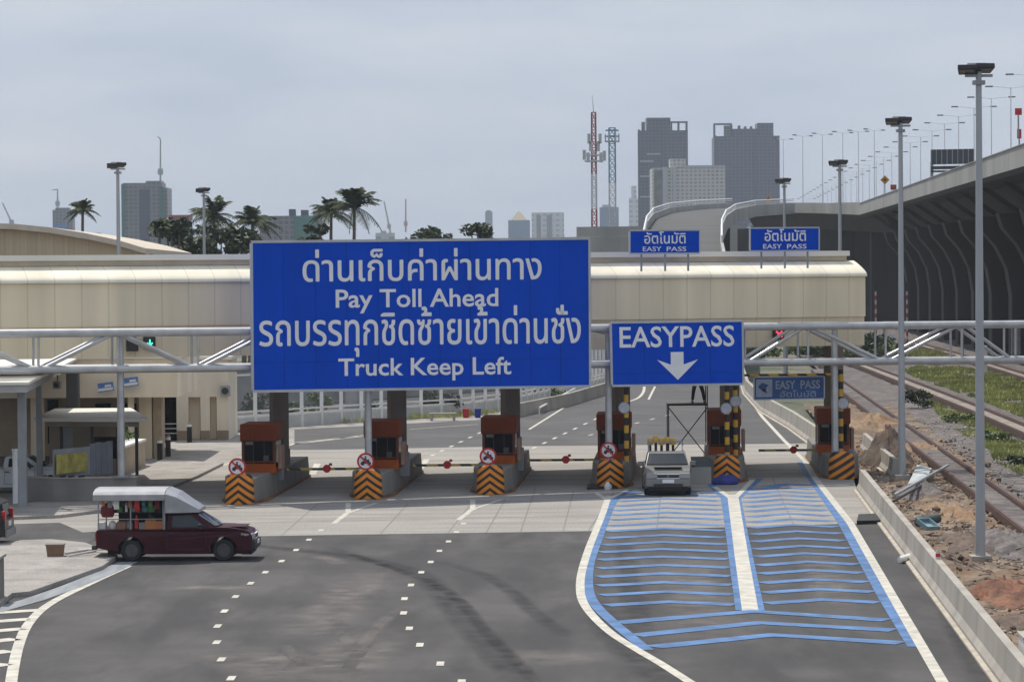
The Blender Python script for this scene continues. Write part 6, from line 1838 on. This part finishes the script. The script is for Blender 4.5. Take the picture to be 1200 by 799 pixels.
# planter with hedge
pb = G(148, 556, 0)
pl = root('planter', pb, 0, 'beige walled planter with a white coping beside the office path', 'planter')
a, b = G(140, 560, 0), G(183, 541, 0)
b.y = min(b.y, 134); 
d_ = Vector((.3, 3.2, 0)); back = Vector((-2.4, 1.2, 0))
zc = 1.2
q = MB(pb); q.prism([a, b, b + back, a + back], (0, 0, zc)); q.build('wall', mat('planter_tan', (.44, .36, .27), var=.1), pl)
q = MB(pb); o_ = Vector((.06, -.06, 0)); q.prism([a + o_ + Vector((0, 0, zc + .002)), b + o_ + Vector((0, 0, zc + .002)), b + back + Vector((0, 0, zc + .002)), a + back + Vector((0, 0, zc + .002))], (0, 0, .1)); q.build('coping', M_whitepaint, pl)
c_ = (a + b) / 2 + back * .45
hd = root('hedge', (c_.x, c_.y, zc + .1), 0, 'low clipped green hedge growing in the beige planter', 'hedge')
q = MB(); rnd = random.Random(3)
leaf_clumps(q, [((t * (b - a).x, t * (b - a).y, .22), (.7, 1.0, .3)) for t in (-.45, -.3, -.15, 0, .15, .3, .45)], 1600, .09, rnd); q.build('foliage', M_leafB, hd, fixn=False)
q = MB()
for t in (-.4, -.2, 0, .2, .4): q.tube((t * (b - a).x, t * (b - a).y, -.02), (t * (b - a).x, t * (b - a).y, .3), .03, .02, 6)
q.build('stem', M_bark, hd)
# bollards
def bollard():
    r = root('bollard', (0, 0, 0), 0, '', 'bollard', 'black bollards along the office path')
    MB().tube((0, 0, 0), (0, 0, .8), .13, .13, 12).build('post', M_black, r, smooth=True)
    MB().tube((0, 0, .801), (0, 0, .92), .131, .131, 12).build('white_band', M_whitepaint, r, smooth=True)
    MB().tube((0, 0, .921), (0, 0, 1.02), .13, .1, 12).build('cap', M_beigedark, r, smooth=True)
    return r
bo = bollard()
for i, (x, y, lab) in enumerate([(187.5, 539, 'black bollard nearest to the beige planter'), (197, 535, 'black bollard just right of the one by the planter'), (222, 518, 'black bollard in front of the first office niche'), (260, 514, 'black bollard at the right corner of the office wing')]):
    p = G(x, y, .01)
    if i == 0: bo.location = p; bo['label'] = lab
    else: copy_tree(bo, p, 0, lab)
# small blue banners on the parapet
for x, y, rz_, lab in [(124, 453.5, .25, 'left of two small blue and white banners on the office parapet'), (153, 447.5, .2, 'right of two small blue and white banners on the office parapet')]:
    p = A(x, y, 138.6); r = root('banner', p, 0, lab, 'banner', 'banners on the office parapet')
    M = Matrix.Rotation(-.12, 3, 'Y')
    MB().box((0, 0, 0), (.72, .03, .42), rot=M).build('cloth', mat('banner_blue', (.1, .22, .5), var=.3, scale=4), r)
    MB().box((-.02, -.02, -.1), (.7, .012, .12), rot=M).build('white_stripe', M_signwhite, r); MB().box((.1, -.021, .06), (.3, .012, .1), rot=M).build('white_stripe', M_signwhite, r)
    MB().box((0, .2, .0), (.06, .4, .06)).build('bracket', M_grey, r)
# box and poles lying on the pavement
p = G(65, 651, .13); r = root('planter_box', p, R(2), 'small brown box standing on the pavement behind the maroon pickup', 'box')
MB().loft([[(-.23, -.18, 0), (.23, -.18, 0), (.23, .18, 0), (-.23, .18, 0)], [(-.27, -.2, .34), (.27, -.2, .34), (.27, .2, .34), (-.27, .2, .34)]]).build('body', M_brownbox, r); MB().box((0, 0, .355), (.58, .44, .03)).build('lid', mat('lid_grey', (.2, .18, .17)), r)
for k, (x0, y0, x1, y1) in enumerate([(76, 648, 128, 640), (80, 651, 112, 645.5), (92, 644, 130, 643)]):
    q = MB(); q.tube(G(x0, y0, .17), G(x1, y1, .19 + .03 * k), .035, .035, 8)
    tag(q.build('pipe', mat('pale_pipe', (.62, .6, .58))), ['longest pale pipe lying on the pavement behind the maroon pickup', 'shorter pale pipe lying nearest the brown box', 'pale pipe lying across the other two on the pavement'][k], 'pipe', 'pale pipes on the pavement')
p = G(2, 700, .13); r = root('gate_pillar', (p.x - .55, p.y, 0), 0, 'brown grey gate pillar cut off by the left edge', 'pillar')
MB().box((.1, 0, .6), (.9, .9, 1.2)).build('shaft', mat('pillar_stone', (.2, .175, .16), var=.2), r, bevel=.03); MB().box((.1, 0, 1.23), (1.0, 1.0, .07)).build('cap', M_wallconc, r)

# warehouse with a curved roof, red roofed house
WDp = 172.0
wb = A(20, 300, WDp); wb.z = 0
wh = root('warehouse', wb, 0, 'beige warehouse with a long curved roof above the left canopy', 'warehouse')
arc_px = [(-260, 284), (-180, 274), (-100, 269), (-40, 267.5), (20, 269.5), (60, 273.5), (100, 280), (140, 288.5), (172, 298)]
top = [A(x, y, WDp) for x, y in arc_px]
q = MB(wb); q.prism(top + [Vector((top[-1].x, WDp, 0)), Vector((top[0].x, WDp, 0))], (0, .4, 0))
M_corr = mat('corrugated_beige', (.52, .42, .28), var=.12, scale=3, streak=(2.2, 1, .02)); q.build('gable_wall', M_corr, wh)
q = MB(wb); q.loft([[p + Vector((0, -.6, .02)), p + Vector((0, 24, .02)), p + Vector((0, 24, .2)), p + Vector((0, -.6, .34))] for p in top]); q.build('roof', mat('warehouse_roof', (.58, .5, .4), var=.08), wh)
hb = A(150, 300, 200); hb.z = 0
r = root('house', hb, 0, 'house with a red tiled roof peeping out behind the warehouse', 'house')
a, b = A(128, 290, 200), A(167, 296, 200); pk = A(137, 281, 200)
MB(hb).prism([Vector((a.x, 200.3, 0)), Vector((b.x - .3, 200.3, 0)), Vector((b.x - .3, 200.3, b.z - .2)), Vector((a.x, 200.3, b.z - .2))], (0, 6, 0)).build('wall', M_beige, r)
MB(hb).loft([[Vector((a.x, 199.8, b.z - .3)), Vector((b.x, 199.8, b.z - .3)), Vector((b.x, 206.6, b.z - .3)), Vector((a.x, 206.6, b.z - .3))], [Vector((a.x, 203, pk.z)), Vector((pk.x + .2, 203, pk.z)), Vector((pk.x + .2, 203.3, pk.z)), Vector((a.x, 203.3, pk.z))]]).build('roof', mat('red_tile', (.3, .09, .075), var=.2), r)

# ------------------------------------------------------------------ haze
q = MB(); q.box((0, 0, 69.4), (13000, 13000, 141.6))
hm = bpy.data.materials.new('haze'); hm.use_nodes = True
hn = hm.node_tree; hn.nodes.clear()
pv_ = hn.nodes.new('ShaderNodeVolumePrincipled'); ho = hn.nodes.new('ShaderNodeOutputMaterial')
pv_.inputs['Color'].default_value = (.84, .91, 1.0, 1)
pv_.inputs['Density'].default_value = .00017
hn.links.new(pv_.outputs['Volume'], ho.inputs['Volume'])
tag(q.build('haze', hm), 'pale humid haze over the city', 'haze', kind='stuff')
